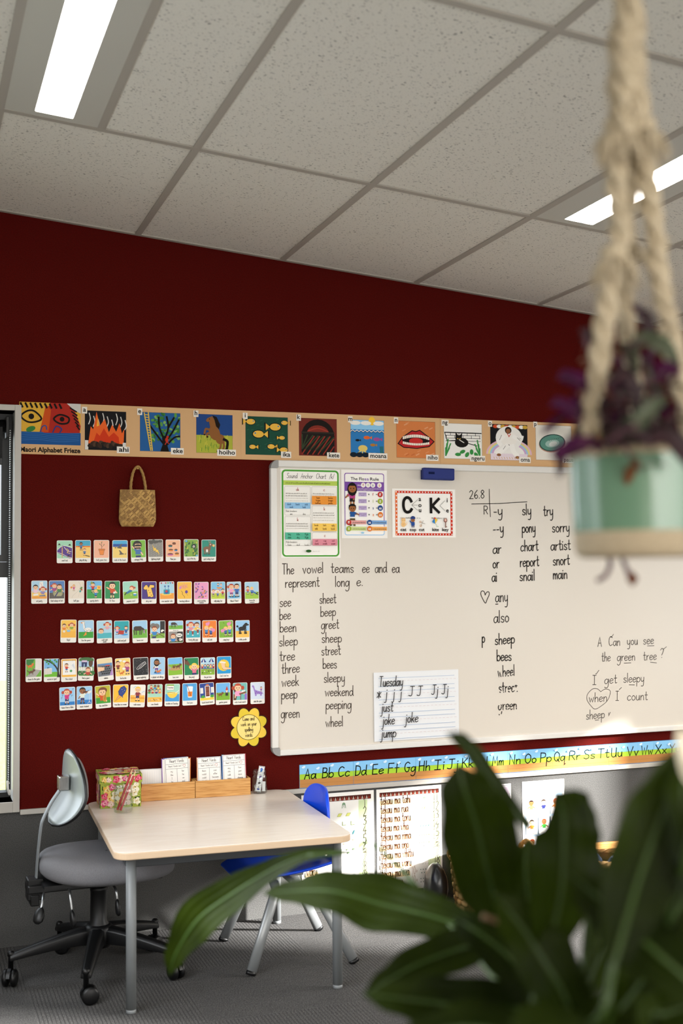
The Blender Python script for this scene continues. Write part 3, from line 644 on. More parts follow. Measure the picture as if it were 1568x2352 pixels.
def d_noisy(c): bg(c, '#7cb232'); kid(c, 30, 26, 42, YE, '#3a5fa0', NV, arms=(150,60)); kid(c, 48, 26, 46, YE, '#3a86c0', NV, arms=(100,80)); pig(c, 44, 78, 1.05); pig(c, 16, 50, 1.0); c.line([20,86,24,80], 1, BK); c.line([10,30,14,34], 1.5, '#4f8a2a')
def d_poodle(c):
    bg(c, '#94c2e4', '#eebb52', 48); K = '#131211'; c.ell(30, 58, 16, 9, K); c.ell(40, 64, 9, 11, K); c.ell(48, 76, 7, 7, K); c.ell(54, 74, 7, 3.4, K); c.ell(42, 72, 5, 7, K); c.ell(9, 68, 4.5, 4.5, K); c.line([16,60,10,68], 2, K)
    for x in (18, 23, 42, 47): c.line([x,56,x,40], 4, K); c.ell(x+1, 38, 4.4, 3.4, K)
ROW3 = [(157.1,1449.5,-1,'Oops!','two children baking on yellow',d_oops),(197.3,1450.5,0,'Gus the goose','a white goose on grass',d_goose),(239.5,1451,1,'could would,should','two heads above blue water',d_could),(279.1,1451.3,0,'push and pull','two children tugging a red box',d_push),
 (321,1450.5,1,'brown cow','a lone brown cow on grass filling the card',d_cow),(361.9,1451,0,'ouch','a boy beside a fence and a black post',d_ouch),(403.4,1451,0,None,'a cow above a boy with a speech bubble',d_cowouch),(443,1449.8,0,'frosty jolly jugs','two children behind tall milkshakes',d_jugs),
 (480.7,1449.8,0,'oink oink','children and pink pigs on orange',d_oink),(518.5,1449.8,1,'noisy boys','children and pink pigs on green',d_noisy),(556.3,1449.5,0,'a little poodle','a black poodle on sand',d_poodle)]
def fox(c, x, y, s, col='#d9742a'):
    c.ell(x, y, 10*s, 5*s, col, 12); c.ell(x+10*s, y+6*s, 5*s, 4.4*s, col); c.poly([x+6*s,y+9*s, x+7*s,y+14*s, x+10*s,y+10*s], col); c.poly([x+11*s,y+10*s, x+14*s,y+13*s, x+14*s,y+8*s], col); c.line([x-9*s,y,x-15*s,y+6*s], 3*s, col)
    for k in (-6, 5): c.line([x+k*s,y-2*s,x+k*1.2*s,y-9*s], 2.4*s, col)
    c.ell(x+14*s, y+5*s, 1.2*s, 1.2*s, BK)
def d_gate(c): bg(c, '#6fae3c'); c.poly([2,20, 40,20, 62,50, 62,56, 36,56], '#a8a49c'); c.poly([2,92, 34,92, 26,70, 10,62, 2,66], '#2f7a34'); c.poly([38,50,62,46,62,92,38,92], WH); [c.line([40+k*5,50,40+k*5,90], .8, '#b9b4aa') for k in range(5)]; fox(c, 18, 64, 1.0); fox(c, 22, 40, 1.05, '#6a4a34')
def d_acorn(c): bg(c, '#78b4e0', '#6cb62c', 40); c.line([62,20,54,50,40,70,20,84,2,90], 6, '#2a1f1a', 3); c.line([60,90,56,20], 6, '#2a1f1a'); [c.ell(6+k*6.4, 88-(k%3)*7, 5, 3.6, '#3f8a34', k*40, 8) for k in range(8)]; c.poly([3,30,32,32,32,56,3,54], '#e9e2d6'); [c.line([4,34+k*5,31,35+k*5], .5, GRY) for k in range(4)]; [c.line([8+k*6,31,8+k*6,53], .5, GRY) for k in range(4)]; c.hand('April', 17, 56, 5, BK, .8, center=True, k=2)
def d_five(c): bg(c, '#f0b23a'); c.poly([6,28,60,28,58,86,6,86], '#efece6'); [c.line([8+k*4,84,8+k*4,89], .9, GRY) for k in range(13)]; kid(c, 22, 40, 36, BRN, RD, '#3a86c0', arms=(120,-20)); c.ell(40, 44, 5, 5, '#4f9a5a'); [c.line([44+k*3,66-k*4,50+k*2,72-k*5], 1, '#3a86c0') for k in range(4)]
def d_giant(c): bg(c, '#4a8a3c'); c.rect(2,58,62,80, '#a8c8e0'); c.ell(50, 74, 9, 18, '#5a3f28'); c.ell(32, 88, 30, 8, '#3a6a34'); c.poly([12,82,36,82,34,46,26,46,25,70,22,70,21,46,14,46], '#27305f'); c.rect(13,76,35,84, '#c9b4cc'); [c.poly([3+k*7,38,9+k*7,38,9+k*7,54,6+k*7,58,3+k*7,54], WH) for k in range(8)]; [c.ell(6+k*9, 32, 8, 9, '#2f6f30') for k in range(7)]; [c.ell(8+k*8, 30+(k%2)*6, 1.8, 1.8, PNK) for k in range(6)]; kid(c, 40, 6, 50, '#8a4526', '#b8402c', '#4a3a7a', legs=False)
def d_delete(c):
    bg(c, '#e8d3a4', '#6a6f78', 68); c.poly([2,68,62,60,62,72,2,72], '#5a86b8'); c.rect(34,58,52,64, RD)
    for j in range(4):
        for i in range(5): x, y = 6+i*9+j*3, 54-j*9; c.poly([x,y,x+7.5,y+1,x+8.5,y+7,x+1,y+6], '#2b2d30')
    c.poly([48,20,62,20,62,54], '#b48cc4'); c.poly([2,40,22,44,28,52,20,58,2,60], SK); [c.line([18,44+k*5,28,46+k*5], 3.4, SK) for k in range(3)]
def d_he(c): bg(c, '#f2cf6e'); kid(c, 12, 40, 44, BRN, '#8a2f26', BRN); kid(c, 50, 26, 52, ORH, '#a8437a', '#4a3a7a', arms=(140,-60)); c.ell(22, 84, 7, 4.5, WH); c.ell(38, 80, 7, 4.5, WH); c.ell(36, 50, 7, 4.5, WH); fox(c, 26, 32, .75)
def d_space(c):
    bg(c, '#15151a'); r = random.Random(2)
    for i in range(40): c.ell(r.uniform(5, 59), r.uniform(24, 88), r.uniform(.3, .9), r.uniform(.3, .9), '#d8d4d0', 0, 5)
    c.line([14,48,26,62,46,74,52,70,40,58,22,46], 1.3, '#d8d4d0', 3, True); c.ell(36, 62, 17, 3.4, '#55555a', 32); c.line([20,46,48,76], 1, '#d8d4d0'); c.line([28,48,56,68], 1, '#d8d4d0')
def d_ginger(c): bg(c, '#9fc6e4'); c.ell(32, 28, 16, 4, '#3a86c8'); kid(c, 28, 30, 56, BK, WH, '#6a3a8a', SK2, long=True, arms=(-120,40)); fox(c, 36, 34, .8)
def d_hare(c): bg(c, '#6cb4e4', '#86b82c', 66); c.ell(32, 46, 30, 7, '#b9925f'); fox(c, 44, 56, 1.0, '#6a4526'); c.ell(26, 54, 6, 5, '#6a4526'); c.ell(24, 58, 2, 5, '#6a4526', 30); c.ell(8, 52, 6, 5, '#a8a49c'); c.ell(5, 58, 1.6, 5, '#a8a49c', 20)
def d_pony(c): bg(c, '#12804a'); c.poly([2,86, 14,84, 24,70, 26,60, 18,60, 8,66, 2,66], '#6a4530'); c.line([4,88,10,80,14,84], 3, BK); kid(c, 44, 4, 66, YE, '#d9708a', NV, tails=True, legs=False, arms=(140,40)); c.rect(34,20,54,28, NV)
def d_show(c):
    bg(c, '#b4d4e2', '#86b232', 46); 
    for x in (10, 44): c.poly([x-9,74, x+16,74, x+4,92], '#22408a'); c.poly([x,74, x+6,74, x+4,92], WH)
    c.rect(2,46,62,62, '#4a78b0')
    for k in range(5): kid(c, 8+k*12, 42, 24, [YE, BRN, BK, ORH, BRN][k], [RD, BL, GN, YE, RD][k], NV)
    for k in range(6): c.ell(8+k*9, 30+(k%2)*6, 3, 2, [BK, WH, GRY][k % 3])
def d_toe(c):
    bg(c, '#1596d0'); c.ell(30, 56, 25, 25, '#e6c33c', -20); c.poly([24,44, 30,36, 62,38, 62,44, 38,48, 36,66, 24,72, 18,66], SK); c.line([24,44,30,36,62,38], .9, BK); c.line([62,44,38,48,36,66], .9, BK)
    for k in range(5): c.ell(16+k*5, 70-abs(k-1), 3, 3, WH); c.line([8+k*8, 82-abs(k-2)*2, 9+k*7.4, 77], 1, BK)
ROW4 = [(77.3,1539.3,0,'chase to the gate','a fox and a dog running up a path',d_gate),(118.8,1539.3,0,'acorns in April','a calendar under a leafy branch',d_acorn),(158.2,1539.3,0,"five o'clock",'a spiral notepad drawing on orange',d_five),(197.4,1537,-2,'find a giant','huge trousers behind a hedge',d_giant),
 (241.3,1537.4,5,'delete','a hand on a dark keyboard',d_delete),(282,1537.4,2,'he he she','two children and a cat on yellow',d_he),(323.1,1535.8,2,'space exploring','a white rocket on black',d_space),(361.3,1535,-1,'a ginger cat allergy','a girl sneezing beside a ginger cat',d_ginger),
 (402.2,1535.6,2,'hare race','brown animals racing on a dirt track',d_hare),(439.2,1535.4,1,'the pony!','a blonde child and a pony on dark green',d_pony),(476.6,1535.4,0,'the pet show','blue striped tents above a crowd',d_show),(514,1532.5,0,"Jack's bad toe",'a bare foot on yellow and blue',d_toe)]
def d_tune(c): bg(c, '#9cc8ea', '#2a7cc4', 34); kid(c, 30, 24, 64, ORH, '#d0307a', '#2a2560', tails=True, arms=(-60,60)); c.line([38,68,46,62], 2.4, '#3a8ac8'); [c.line([x,y,x,y+7,x+4,y+6], 1, BK) for x, y in ((54,80),(50,54),(12,56),(8,46))]
def d_music(c): bg(c, '#9cc8ea', '#2a7cc4', 38); kid(c, 24, 24, 66, BK, '#e2e6d8', '#2a2560', SK2, arms=(-120,40)); c.ell(34, 70, 8, 3.4, '#5a2f1c', 20); c.line([40,72,50,76], 2, '#5a2f1c'); c.line([52,26,52,66], 1.2, WH); c.line([44,22,52,32,60,22], 1, WH); c.poly([44,62,58,66,60,76,46,72], WH)
def d_wind(c): bg(c, '#bcb42c', '#3a9a2c', 44); c.ell(32, 74, 18, 13, '#7a4526'); kid(c, 30, 4, 82, '#7a4526', '#d0501c', '#5a3520', legs=False, arms=(140,-70)); c.ell(38, 40, 8, 14, '#c98a2c'); c.line([38,36,44,64], 2.4, '#8a5a20')
def d_cone(c):
    bg(c, '#f2bb36'); c.poly([8,24, 26,52, 36,44], '#e8a25a'); c.line([26,52,8,24,36,44], 1, BK); P = [24,52, 22,66, 32,82, 46,88, 56,76, 52,62, 40,46, 36,44]; c.poly(P, '#22408a'); c.line(P, 1, BK, 0, True)
    [c.ell(34+(k*7) % 18, 58+(k*5) % 24, 1, 1, [RD, YE, GN, WH][k % 4]) for k in range(8)]; c.ell(40, 42, 2, 3.4, '#22408a')
def d_rude(c): bg(c, '#ece6dc', '#f0b84a', 50); c.rect(2,36,62,40, '#dd8a2a'); kid(c, 32, 26, 60, YE, '#8a2f36', NV, arms=(-110,-40)); c.line([14,80,20,86,26,84], 1.4, '#7fb4dc', 3); c.line([50,60,56,66,60,66], 1.4, '#7fb4dc', 3)
def d_friends(c):
    bg(c, '#a6d4bc', '#f0b848', 40); k = 0
    for y, xs in ((64, (16, 32, 46)), (46, (8, 22, 38, 52))):
        for x in xs: kid(c, x, y, 28, [BRN, BRN, GRY, BK, BK, BK, ORH][k], [RD, BL, YE, GN, RD, PUR, ORG][k], NV, [SK, SK2, SK2, SK2, SK, SK, SK][k], legs=False); k += 1
    [c.line([8+q*9, 28+(q % 3)*3, 13+q*9, 26+(q % 2)*4], 1.6, [BL, WH, BK][q % 3]) for q in range(6)]
def d_noodle(c):
    bg(c, '#a2d4bf', '#2f8fd0', 50); [c.line([2,24+k*5,20,26+k*5,40,23+k*5,62,26+k*5], 1, '#6cb8e4', 3) for k in range(5)]
    c.rect(8,68,38,88, WH); c.frame(8,68,38,88, .5, .7, GRY); c.type('Tuesday', 23, 75, 9, BK, .02, 26, 'c'); c.rect(8,86,38,91, '#7cae2e'); c.ell(32, 56, 22, 22, '#efc84a', 0, 16, 180, 360); c.ell(32, 56, 22, 4, '#f6dc84'); c.line([12,57,24,58,40,55,50,57], 1.6, '#8a6a20'); c.line([46,56,60,66], 2, WH)
def d_juice(c): bg(c, '#4a9ed8'); c.poly([20,78, 46,78, 42,34, 24,34], '#e6eef2'); c.poly([23,58, 43.5,58, 41,37, 25,37], '#e07a1c'); c.ell(33, 78, 13, 2.6, '#f6fafa'); c.ell(33, 35, 9, 2.4, WH); c.line([14,84,20,86,36,42], 2, '#7a2f2c')
def d_knock(c): bg(c, '#22408f', '#f0cd4a', 32); c.rect(24,34,46,80, '#e9e3d8'); c.rect(27,36,43,78, '#6a3022'); [c.rect(x0,y0,x0+5.5,y0+14, '#8a4a36') for x0 in (29, 36) for y0 in (42, 60)]; c.ell(35, 82, 8, 5, ORG, 0, 10, 0, 180); [c.rect(x,50,x+12,74, WH) for x in (4, 50)]; [c.line([x+6,50,x+6,74], .8, GRY) for x in (4, 50)]; [c.ell(x, 36, 8, 6, '#3f9a34') for x in (14, 54)]; c.poly([24,30,46,30,44,36,26,36], WH)
def d_gnome(c): bg(c, '#6cb0e4', '#7aae2c', 52); fox(c, 20, 44, .95, '#7a4a28'); c.ell(48, 52, 6, 7, GRY); c.rect(42,38,54,50, '#2a2a2c'); c.ell(48, 60, 4.4, 4.4, SK); c.poly([42,62,54,62,49,80], RD); c.poly([44,58,52,58,48,50], WH)
def d_write(c): bg(c, '#6fb6b0'); c.ell(14, 62, 10, 12, '#5a2f26'); c.poly([2,20,14,20,20,44,2,46], '#6a4a34'); kid(c, 22, 8, 84, ORH, '#e79ac0', '#8a2f56', tails=True, legs=False, arms=(-100,-20)); c.poly([26,48,58,56,60,50,30,42], '#7a4a2c'); c.poly([36,52,52,56,56,62,40,60], WH); c.rect(52,20,62,46, '#8a6ac0'); c.line([34,44,34,22], 3, '#7a4a2c')
def d_spine(c): bg(c, '#cfd8e6'); P = [6,76, 10,82, 16,78, 20,62, 34,56, 50,52, 60,40, 52,44, 50,34, 44,34, 43,42, 28,42, 27,34, 21,34, 18,50, 12,70]; c.poly(P, '#9a7cc4'); [c.ell(x, y, 2.4, 2, '#6a4a9a') for x, y in ((26,52),(34,48),(42,46),(22,46),(50,44))]; kid(c, 48, 52, 22, BRN, '#8a4a9a', NV)
ROW5 = [(154.4,1604.5,1,'tunes from a flute','a girl in pink playing a flute',d_tune),(193.6,1602.2,0,'music student','a violinist beside a music stand',d_music),(236.3,1600.3,3,'the wind blew','a windblown boy with a cello',d_wind),(276.7,1598,-1,'true blue ice cream','a blue ice cream cone',d_cone),
 (315.5,1598.2,-3,'rude noises','a blond child on white and orange',d_rude),(355.2,1597.3,-1,'new friends','a group of seven faces',d_friends),(395.1,1596.1,-2,'noodles on Tuesday','a yellow bowl under a Tuesday sign',d_noodle),(435.3,1594.3,0,'fruit juice','a glass of orange juice',d_juice),
 (474.8,1593.4,3,'knock knock knock','a brown front door on a blue house',d_knock),(511.8,1593.2,0,'garden gnome','a dog facing a red hatted gnome',d_gnome),(550.9,1593,0,'write it and read it','a red haired girl writing at a desk',d_write),(590.9,1591.4,0,'climb the spine','a purple dinosaur',d_spine)]
ORD = ['top', 'second', 'third', 'fourth', 'bottom']
for ri, row in enumerate((ROW1, ROW2, ROW3, ROW4, ROW5)):
    for px, py, tilt, cap, desc, fn in row:
        c = Canvas(u=.00093); c.ox, c.oy = -32, -47; c.sheet(rrect(-32+32, 0, 64, 94, 5.5, 4), '#ebe6dd', .0007); fn(c)
        if cap:
            ls = cap.split(','); y = 8 if len(ls) == 1 else 11
            for l in ls: c.hand(l, 32, y, 7.2 if len(ls) == 1 else 6, '#4a4540', .95, center=True, k=2, xs=.82); y -= 8
        p = on_wall(px, py)
        o = c.build('picture_card', 'printed_gloss', None, (p.x, -.0030, p.z), (0, math.radians(-tilt), 0))
        tag(o, f'picture card of {desc}, {ORD[ri]} card row', 'picture card', f'picture cards in the {ORD[ri]} row')

# ------------------------------------------------------------------ yellow flower sign
c = Canvas(); p = on_wall(570.5, 1670)
def petals(k_, c):
    for k in range(8):
        a = k*PI/4+.35; x, y = 52*cos(a), 52*sin(a)
        c.ell(x, y, 33*k_, 25*k_, '#3a2218' if k_ > 1 else ('#eac44c' if k % 2 else '#dcc03e'), math.degrees(a), 20)
base = []
for k in range(96):
    a = 2*PI*k/96; base.append(((66+17*abs(cos(4*(a-.35))))*cos(a), (66+17*abs(cos(4*(a-.35))))*sin(a)))
c.sheet(base, '#3a2218', .0008); petals(1.12, c); petals(.98, c); c.ell(0, 0, 54, 54, '#2a1d14', 0, 40); c.ell(0, 0, 52, 52, '#f0d684', 0, 40)
for t_, y in (('Come and', 28), ('work on your', 6), ('spelling', -17), ('words.', -40)): c.hand(t_, 0, y, 17, '#231a12', 1.9, center=True, xs=.74)
o = c.build('flower_sign', 'printed_matt', None, (p.x, -.0035, p.z), (0, -.02, 0)); o.scale = (.93, 1, .95)
tag(o, 'yellow paper flower sign reading come and work on your spelling words', 'sign')

# ------------------------------------------------------------------ alphabet frieze along the top
FZ0, FZ1 = 1.8455, 2.0455
TANP = '#cfa678'
def pic_title(c):
    c.rect(0, 26, 140, 120, '#d8a83c'); c.rect(0, 26, 140, 54, '#22528c'); c.poly([54,52, 64,108, 70,120, 110,120, 126,104, 140,70, 138,54], '#a82c22'); c.poly([46,54, 60,116, 72,104, 66,54], '#c4501f')
    c.poly([108,120, 140,120, 140,98, 124,106], '#c9c6c0')
    for k in range(9): c.line([3+k*11, 117, 7+k*11, 109], 4.5, BK)
    for k in range(6): c.line([116+k*3, 110-k*8, 130+k*1.4, 102-k*8], 3.2, BK)
    c.line([4,88, 18,100, 34,100, 50,84, 36,76, 18,76], 4, BK, 4, True); c.ell(27, 88, 6.5, 6.5, BK); c.line([78,84, 92,94, 112,88, 110,76, 92,74], 4, BK, 4, True); c.ell(97, 84, 5.5, 5.5, BK)
    c.ell(26, 60, 11, 6, '#3a7a3c', 20); c.line([48,54,52,66,60,68,62,60], 2.4, '#2a4a8a', 3); c.line([76,54,84,68,96,62,92,54], 2.8, '#2a3a7a', 3)
    for k in range(5): c.line([4,34+k*4,40,37+k*4,90,33+k*4,136,37+k*4], 1, '#3a6ea8', 3)
def pic_fire(c):
    c.rect(0,0,100,100, '#1b1a1c')
    for k in range(9): x = 10+k*11; c.line([x,94-(k%3)*8,x+3,80-(k%3)*8,x-1,66-(k%3)*6], 2.2, '#d8d4ce', 3)
    c.poly([8,16, 14,60, 20,52, 28,98, 36,62, 48,80, 58,46, 66,66, 76,48, 84,70, 90,44, 96,56, 94,16], '#e2622a'); c.poly([20,18, 28,44, 36,36, 46,56, 58,34, 70,46, 82,34, 84,18], '#c93a1c')
    c.poly([28,60, 31,84, 34,62], '#efae3c'); c.rect(0,0,8,24, '#d8d4ce'); c.rect(92,0,100,20, '#d8d4ce')
    for k in range(14): c.ell(14+k*5.4, 10+(k*7) % 9, 8, 5, ['#2a211c', '#3a2a22', '#4f3a2c'][k % 3], k*30)
def pic_tree(c):
    c.rect(0,0,100,100, '#2a5c94'); r = random.Random(1)
    for i in range(60): c.ell(r.uniform(30, 98), r.uniform(26, 98), r.uniform(3, 7), r.uniform(2, 5), r.choice(['#3f7a34', '#5a9440', '#2f6a38', '#7aa858']), r.uniform(0, 180), 8)
    c.poly([50,0, 72,0, 66,22, 64,40, 54,40, 56,18], '#17130f')
    for q in ([56,22,40,44,24,66],[60,30,48,60,46,88],[62,34,70,62,66,90],[62,24,80,50,96,82],[64,14,84,36,98,40],[70,62,84,88]): c.line(q, 4.4, '#17130f', 3)
    c.line([10,98,26,2], 2.6, '#d8b64c'); c.line([20,100,30,2], 2.6, '#d8b64c'); [c.line([12+k*1.15,94-k*6.6,20+k*.8,93-k*6.6], 2, '#d8b64c') for k in range(14)]
    c.ell(66, 30, 4, 6, '#b8341e'); c.ell(68, 38, 3, 3, '#b8341e'); c.line([66,26,62,18], 2, '#b8341e'); c.line([66,26,72,20], 2, '#b8341e')
def pic_horse(c):
    c.rect(0,0,100,100, '#24457f'); c.rect(0,0,100,46, '#a8ad3e'); r = random.Random(4)
    for i in range(40): x, y = r.uniform(3, 96), r.uniform(2, 40); c.line([x,y,x+r.uniform(-3,3),y+8], 1.6, r.choice(['#7a9a34', '#c8c04c', '#5f8a34']))
    B = '#8a5a30'; c.ell(50, 52, 15, 20, B, 25); c.ell(66, 36, 13, 13, B); c.poly([40,58, 34,84, 44,94, 54,84, 56,62], B); c.poly([30,90, 44,96, 46,86, 30,80, 26,84], B); c.poly([44,98, 56,94, 66,74, 62,62, 54,70, 50,86], '#1d1512')
    for q in ([40,58,26,62,22,48],[44,52,30,50,30,42],[68,30,66,14,58,4],[74,36,76,18,70,2]): c.line(q, 5.5, B, 3)
    c.line([76,36,86,30,84,12], 7, '#1d1512', 3); c.ell(36, 88, 1.4, 1.4, BK); [c.ell(x, y, 2.6, 2, BK) for x, y in ((22,47),(30,41),(58,4),(70,2))]
def pic_fish(c):
    c.rect(0,0,100,100, '#1f4a3a'); r = random.Random(6)
    for i in range(30): x, y = r.uniform(3, 90), r.uniform(3, 95); c.line([x,y,x+5,y+2], 1.4, '#2f6048')
    for x, y, s, f in ((12,86,1.2,-1),(70,74,1.5,-1),(30,54,1.5,1),(16,20,.9,1),(60,22,1.0,1),(86,46,.8,-1),(90,14,1.1,-1),(92,86,.9,1)):
        c.ell(x, y, 10*s, 7.6*s, BK, 0, 14); c.poly([x+f*8*s,y, x+f*17*s,y+8*s, x+f*17*s,y-8*s], BK); c.ell(x, y, 8.6*s, 6.2*s, '#e3b248', 0, 14); c.poly([x+f*8*s,y, x+f*15*s,y+6*s, x+f*15*s,y-6*s], '#e3b248'); c.ell(x-f*5*s, y+1.5*s, 1.3*s, 1.3*s, '#3a7ab0')
def pic_kete(c):
    c.rect(0,0,100,100, '#6e2a22'); c.ell(50, 52, 44, 46, '#1d1714', 0, 24); c.ell(50, 58, 30, 24, '#7a2e24', 0, 20); c.rr(6,2,94,62,10, '#1f1b18')
    for k in range(7):
        c.line([8+k*14, 4, min(92, 40+k*14), 4+min(32, (92-8-k*14))*1.5], 3, '#8a3026'); c.line([8+k*14, 56-k, max(8, k*14-26), 20-k], 3, '#35402a')
    c.rect(6,60,94,64, '#2f2a22'); c.line([24,66,50,74,76,66], 3, '#9a3a2c', 3)
def pic_sea(c):
    c.rect(0,0,100,100, '#2f77b4'); c.rect(0,74,100,100, '#8cc4e8'); c.ell(64, 98, 10, 12, '#f2c23c'); [c.ell(x, 92, 16, 6, WH) for x in (14, 46, 84)]
    q = []; [q.extend([k*6.2, 68+(k % 2)*4]) for k in range(17)]; c.line(q, 1.8, WH, 3); c.line([a-2 if i % 2 else a for i, a in enumerate(q)], 1.2, BK, 3)
    for x, y, s, q in ((48,52,1.2,'#d8642a'),(78,48,1.3,'#9a4a8a'),(66,32,1,'#a8702c'),(20,44,.8,BK)): c.ell(x, y, 8*s, 4*s, q); c.poly([x+7*s,y,x+13*s,y+4*s,x+13*s,y-4*s], q)
    c.ell(36, 22, 14, 9, '#d9c06a'); [c.line([36,20,20+k*7,8+(k % 2)*5], 3, '#d9c06a') for k in range(5)]; [c.ell(8+k*18, 4, 11, 7, '#14202c') for k in range(6)]; [c.line([90+k*3,8,88+k*4,28], 2, '#2f6a3a') for k in range(3)]
def pic_teeth(c):
    c.rect(0,0,100,100, '#cf7b45'); r = random.Random(8)
    for i in range(26): x, y = r.uniform(4, 90), r.uniform(4, 94); c.line([x,y,x+7,y+4], 3, r.choice(['#d68a58', '#c26a3a', '#d99a70']))
    P = [4,38, 16,56, 40,74, 50,72, 60,76, 86,56, 97,46, 84,32, 52,26, 18,28]; c.poly(P, '#b5272a'); c.line(P, 2.6, BK, 0, True); c.ell(50, 48, 36, 13, '#231416', 0, 24); c.ell(50, 46, 18, 9, '#c2302c')
    for k in range(15):
        x = 18+k*4.6; d = 1-((x-50)/42)**2; c.rect(x-1.9, 46+10*d, x+1.9, 54+10*d, '#efe6d6'); c.rect(x-1.9, 40-6*d, x+1.9, 47-7*d, '#efe6d6')
def pic_cat(c):
    c.rect(0,0,100,100, '#e9e6e0'); [c.rect(8+k*18, 58+(k % 2)*9, 23+k*18, 66+(k % 2)*9, WH) for k in range(5)]; c.line([2,74,98,74], 3, BK); c.line([2,74,8,50,30,52,36,40], 2, BK)
    for y in (66, 58, 50): c.line([4,y,96,y+1], 1.3, BK)
    for k in range(9): c.line([6+k*11,58+(k % 2)*8,6+k*11,66+(k % 2)*8], 1.3, BK)
    c.ell(46, 46, 18, 14, BK); c.ell(38, 58, 9, 9, BK); c.poly([30,62,30,76,38,66], BK); c.poly([40,66,48,74,47,60], BK); c.ell(36, 57, 1.4, 1.4, YE); c.ell(42, 57, 1.4, 1.4, YE); c.line([40,54,52,46], 2, WH); c.line([64,44,86,38], 2.4, BK)
    for x, f in ((4, 1), (94, -1)): [c.line([x,8,x+f*k*3.2,30+(k % 3)*12], 3.4, '#3a8a44') for k in range(5)]
    [c.ell(36+k*12, 12+(k % 2)*8, 8, 5, '#3a8a44', k*30) for k in range(5)]
def pic_run(c):
    c.rect(0,0,100,100, '#1a1a1c'); [c.ell(50, 16, 62-k*5, 44-k*4, q, 0, 24, 0, 180) for k, q in enumerate(['#d8b0c0', '#e0d080', '#9cc0d8', '#c8a0c8', '#e9e6e0'])]; c.rect(0,0,100,18, '#e0d0d8'); [c.ell(14+k*10, 94, 7, 5, ['#c8502c', WH, '#c8a03c'][k % 3]) for k in range(9)]
    c.ell(50, 62, 36, 34, '#e9e6e0', 0, 24); c.ell(50, 60, 22, 22, WH); c.line([34,66,22,52,26,44], 11, '#efece6', 3); c.line([64,66,80,58,84,66], 11, '#efece6', 3); c.ell(48, 84, 9, 10, '#2a1d16'); c.ell(48, 82, 6, 6.5, '#8a5a3c'); c.rect(38,40,64,44, BK); c.line([44,40,30,26,20,18], 13, '#efece6', 3); c.line([58,40,62,24,70,14], 13, '#efece6', 3); c.line([46,74,50,66,54,74], 2, RD)
    c.ell(22, 14, 6, 4, '#8a5a3c'); c.ell(72, 8, 6, 4, '#8a5a3c'); [c.line([8+k*7,8,10+k*7,3], 1.2, '#c8a03c') for k in range(12)]
    for q in ([30,70,24,56],[72,64,80,56],[40,40,34,30]): c.line(q, 1, BK)
def pic_shell(c):
    c.rect(0,0,100,100, '#dfdad0'); c.ell(46, 48, 38, 26, '#b48a78', 10, 24); c.ell(46, 50, 37, 25, '#2c4a44', 10, 24); c.ell(46, 50, 34, 22, '#5a8a7c', 10, 24); c.ell(46, 48, 20, 11, '#9ab8ae', 10, 18); c.ell(48, 47, 12, 7, '#c9cfc8', 20, 14); [c.ell(38+k*5, 56+k*1.6, 1.2, 1.2, BK, 0, 6) for k in range(8)]
def pic_sun(c): c.rect(0,0,100,100, '#c9b45a'); c.ell(50, 54, 24, 24, '#dd8a2c'); [c.line([50+28*cos(k*.7),54+28*sin(k*.7),50+42*cos(k*.7),54+42*sin(k*.7)], 4, '#c9602a') for k in range(9)]; c.rect(0,0,100,20, '#3f7a3c')
FR = [  # photo corners of each picture, letter, word, painter
 ((195,943),(289,1035),'a','ahi',pic_fire),((321.5,946.5),(413.5,1038),'e','eke',pic_tree),((450.5,951),(533.5,1041.5),'h','hoiho',pic_horse),
 ((563.5,956),(660.5,1046),'i','ika',pic_fish),((686,960),(773,1048),'k','kete',pic_kete),((804.5,964),(881.5,1049.5),'m','moana',pic_sea),((909.5,966.5),(999,1053),'n','niho',pic_teeth),
 ((1018.5,972),(1106.5,1055),'ng','ngeru',pic_cat),((1125,974),(1211,1058),'o','oma',pic_run),((1229,976),(1312,1058),'p','paua',pic_shell),((1332,982),(1412,1062),'r','ra',pic_sun)]
SHEETS = [(44, 553, FR[:3], 'tan alphabet frieze sheet with title and three pictures, leftmost'), (553, 1010, FR[3:7], 'tan alphabet frieze sheet from fish to mouth, above the charts'), (1010, 1424, FR[7:], 'tan alphabet frieze sheet from cat to shell, beside the hanging pot')]
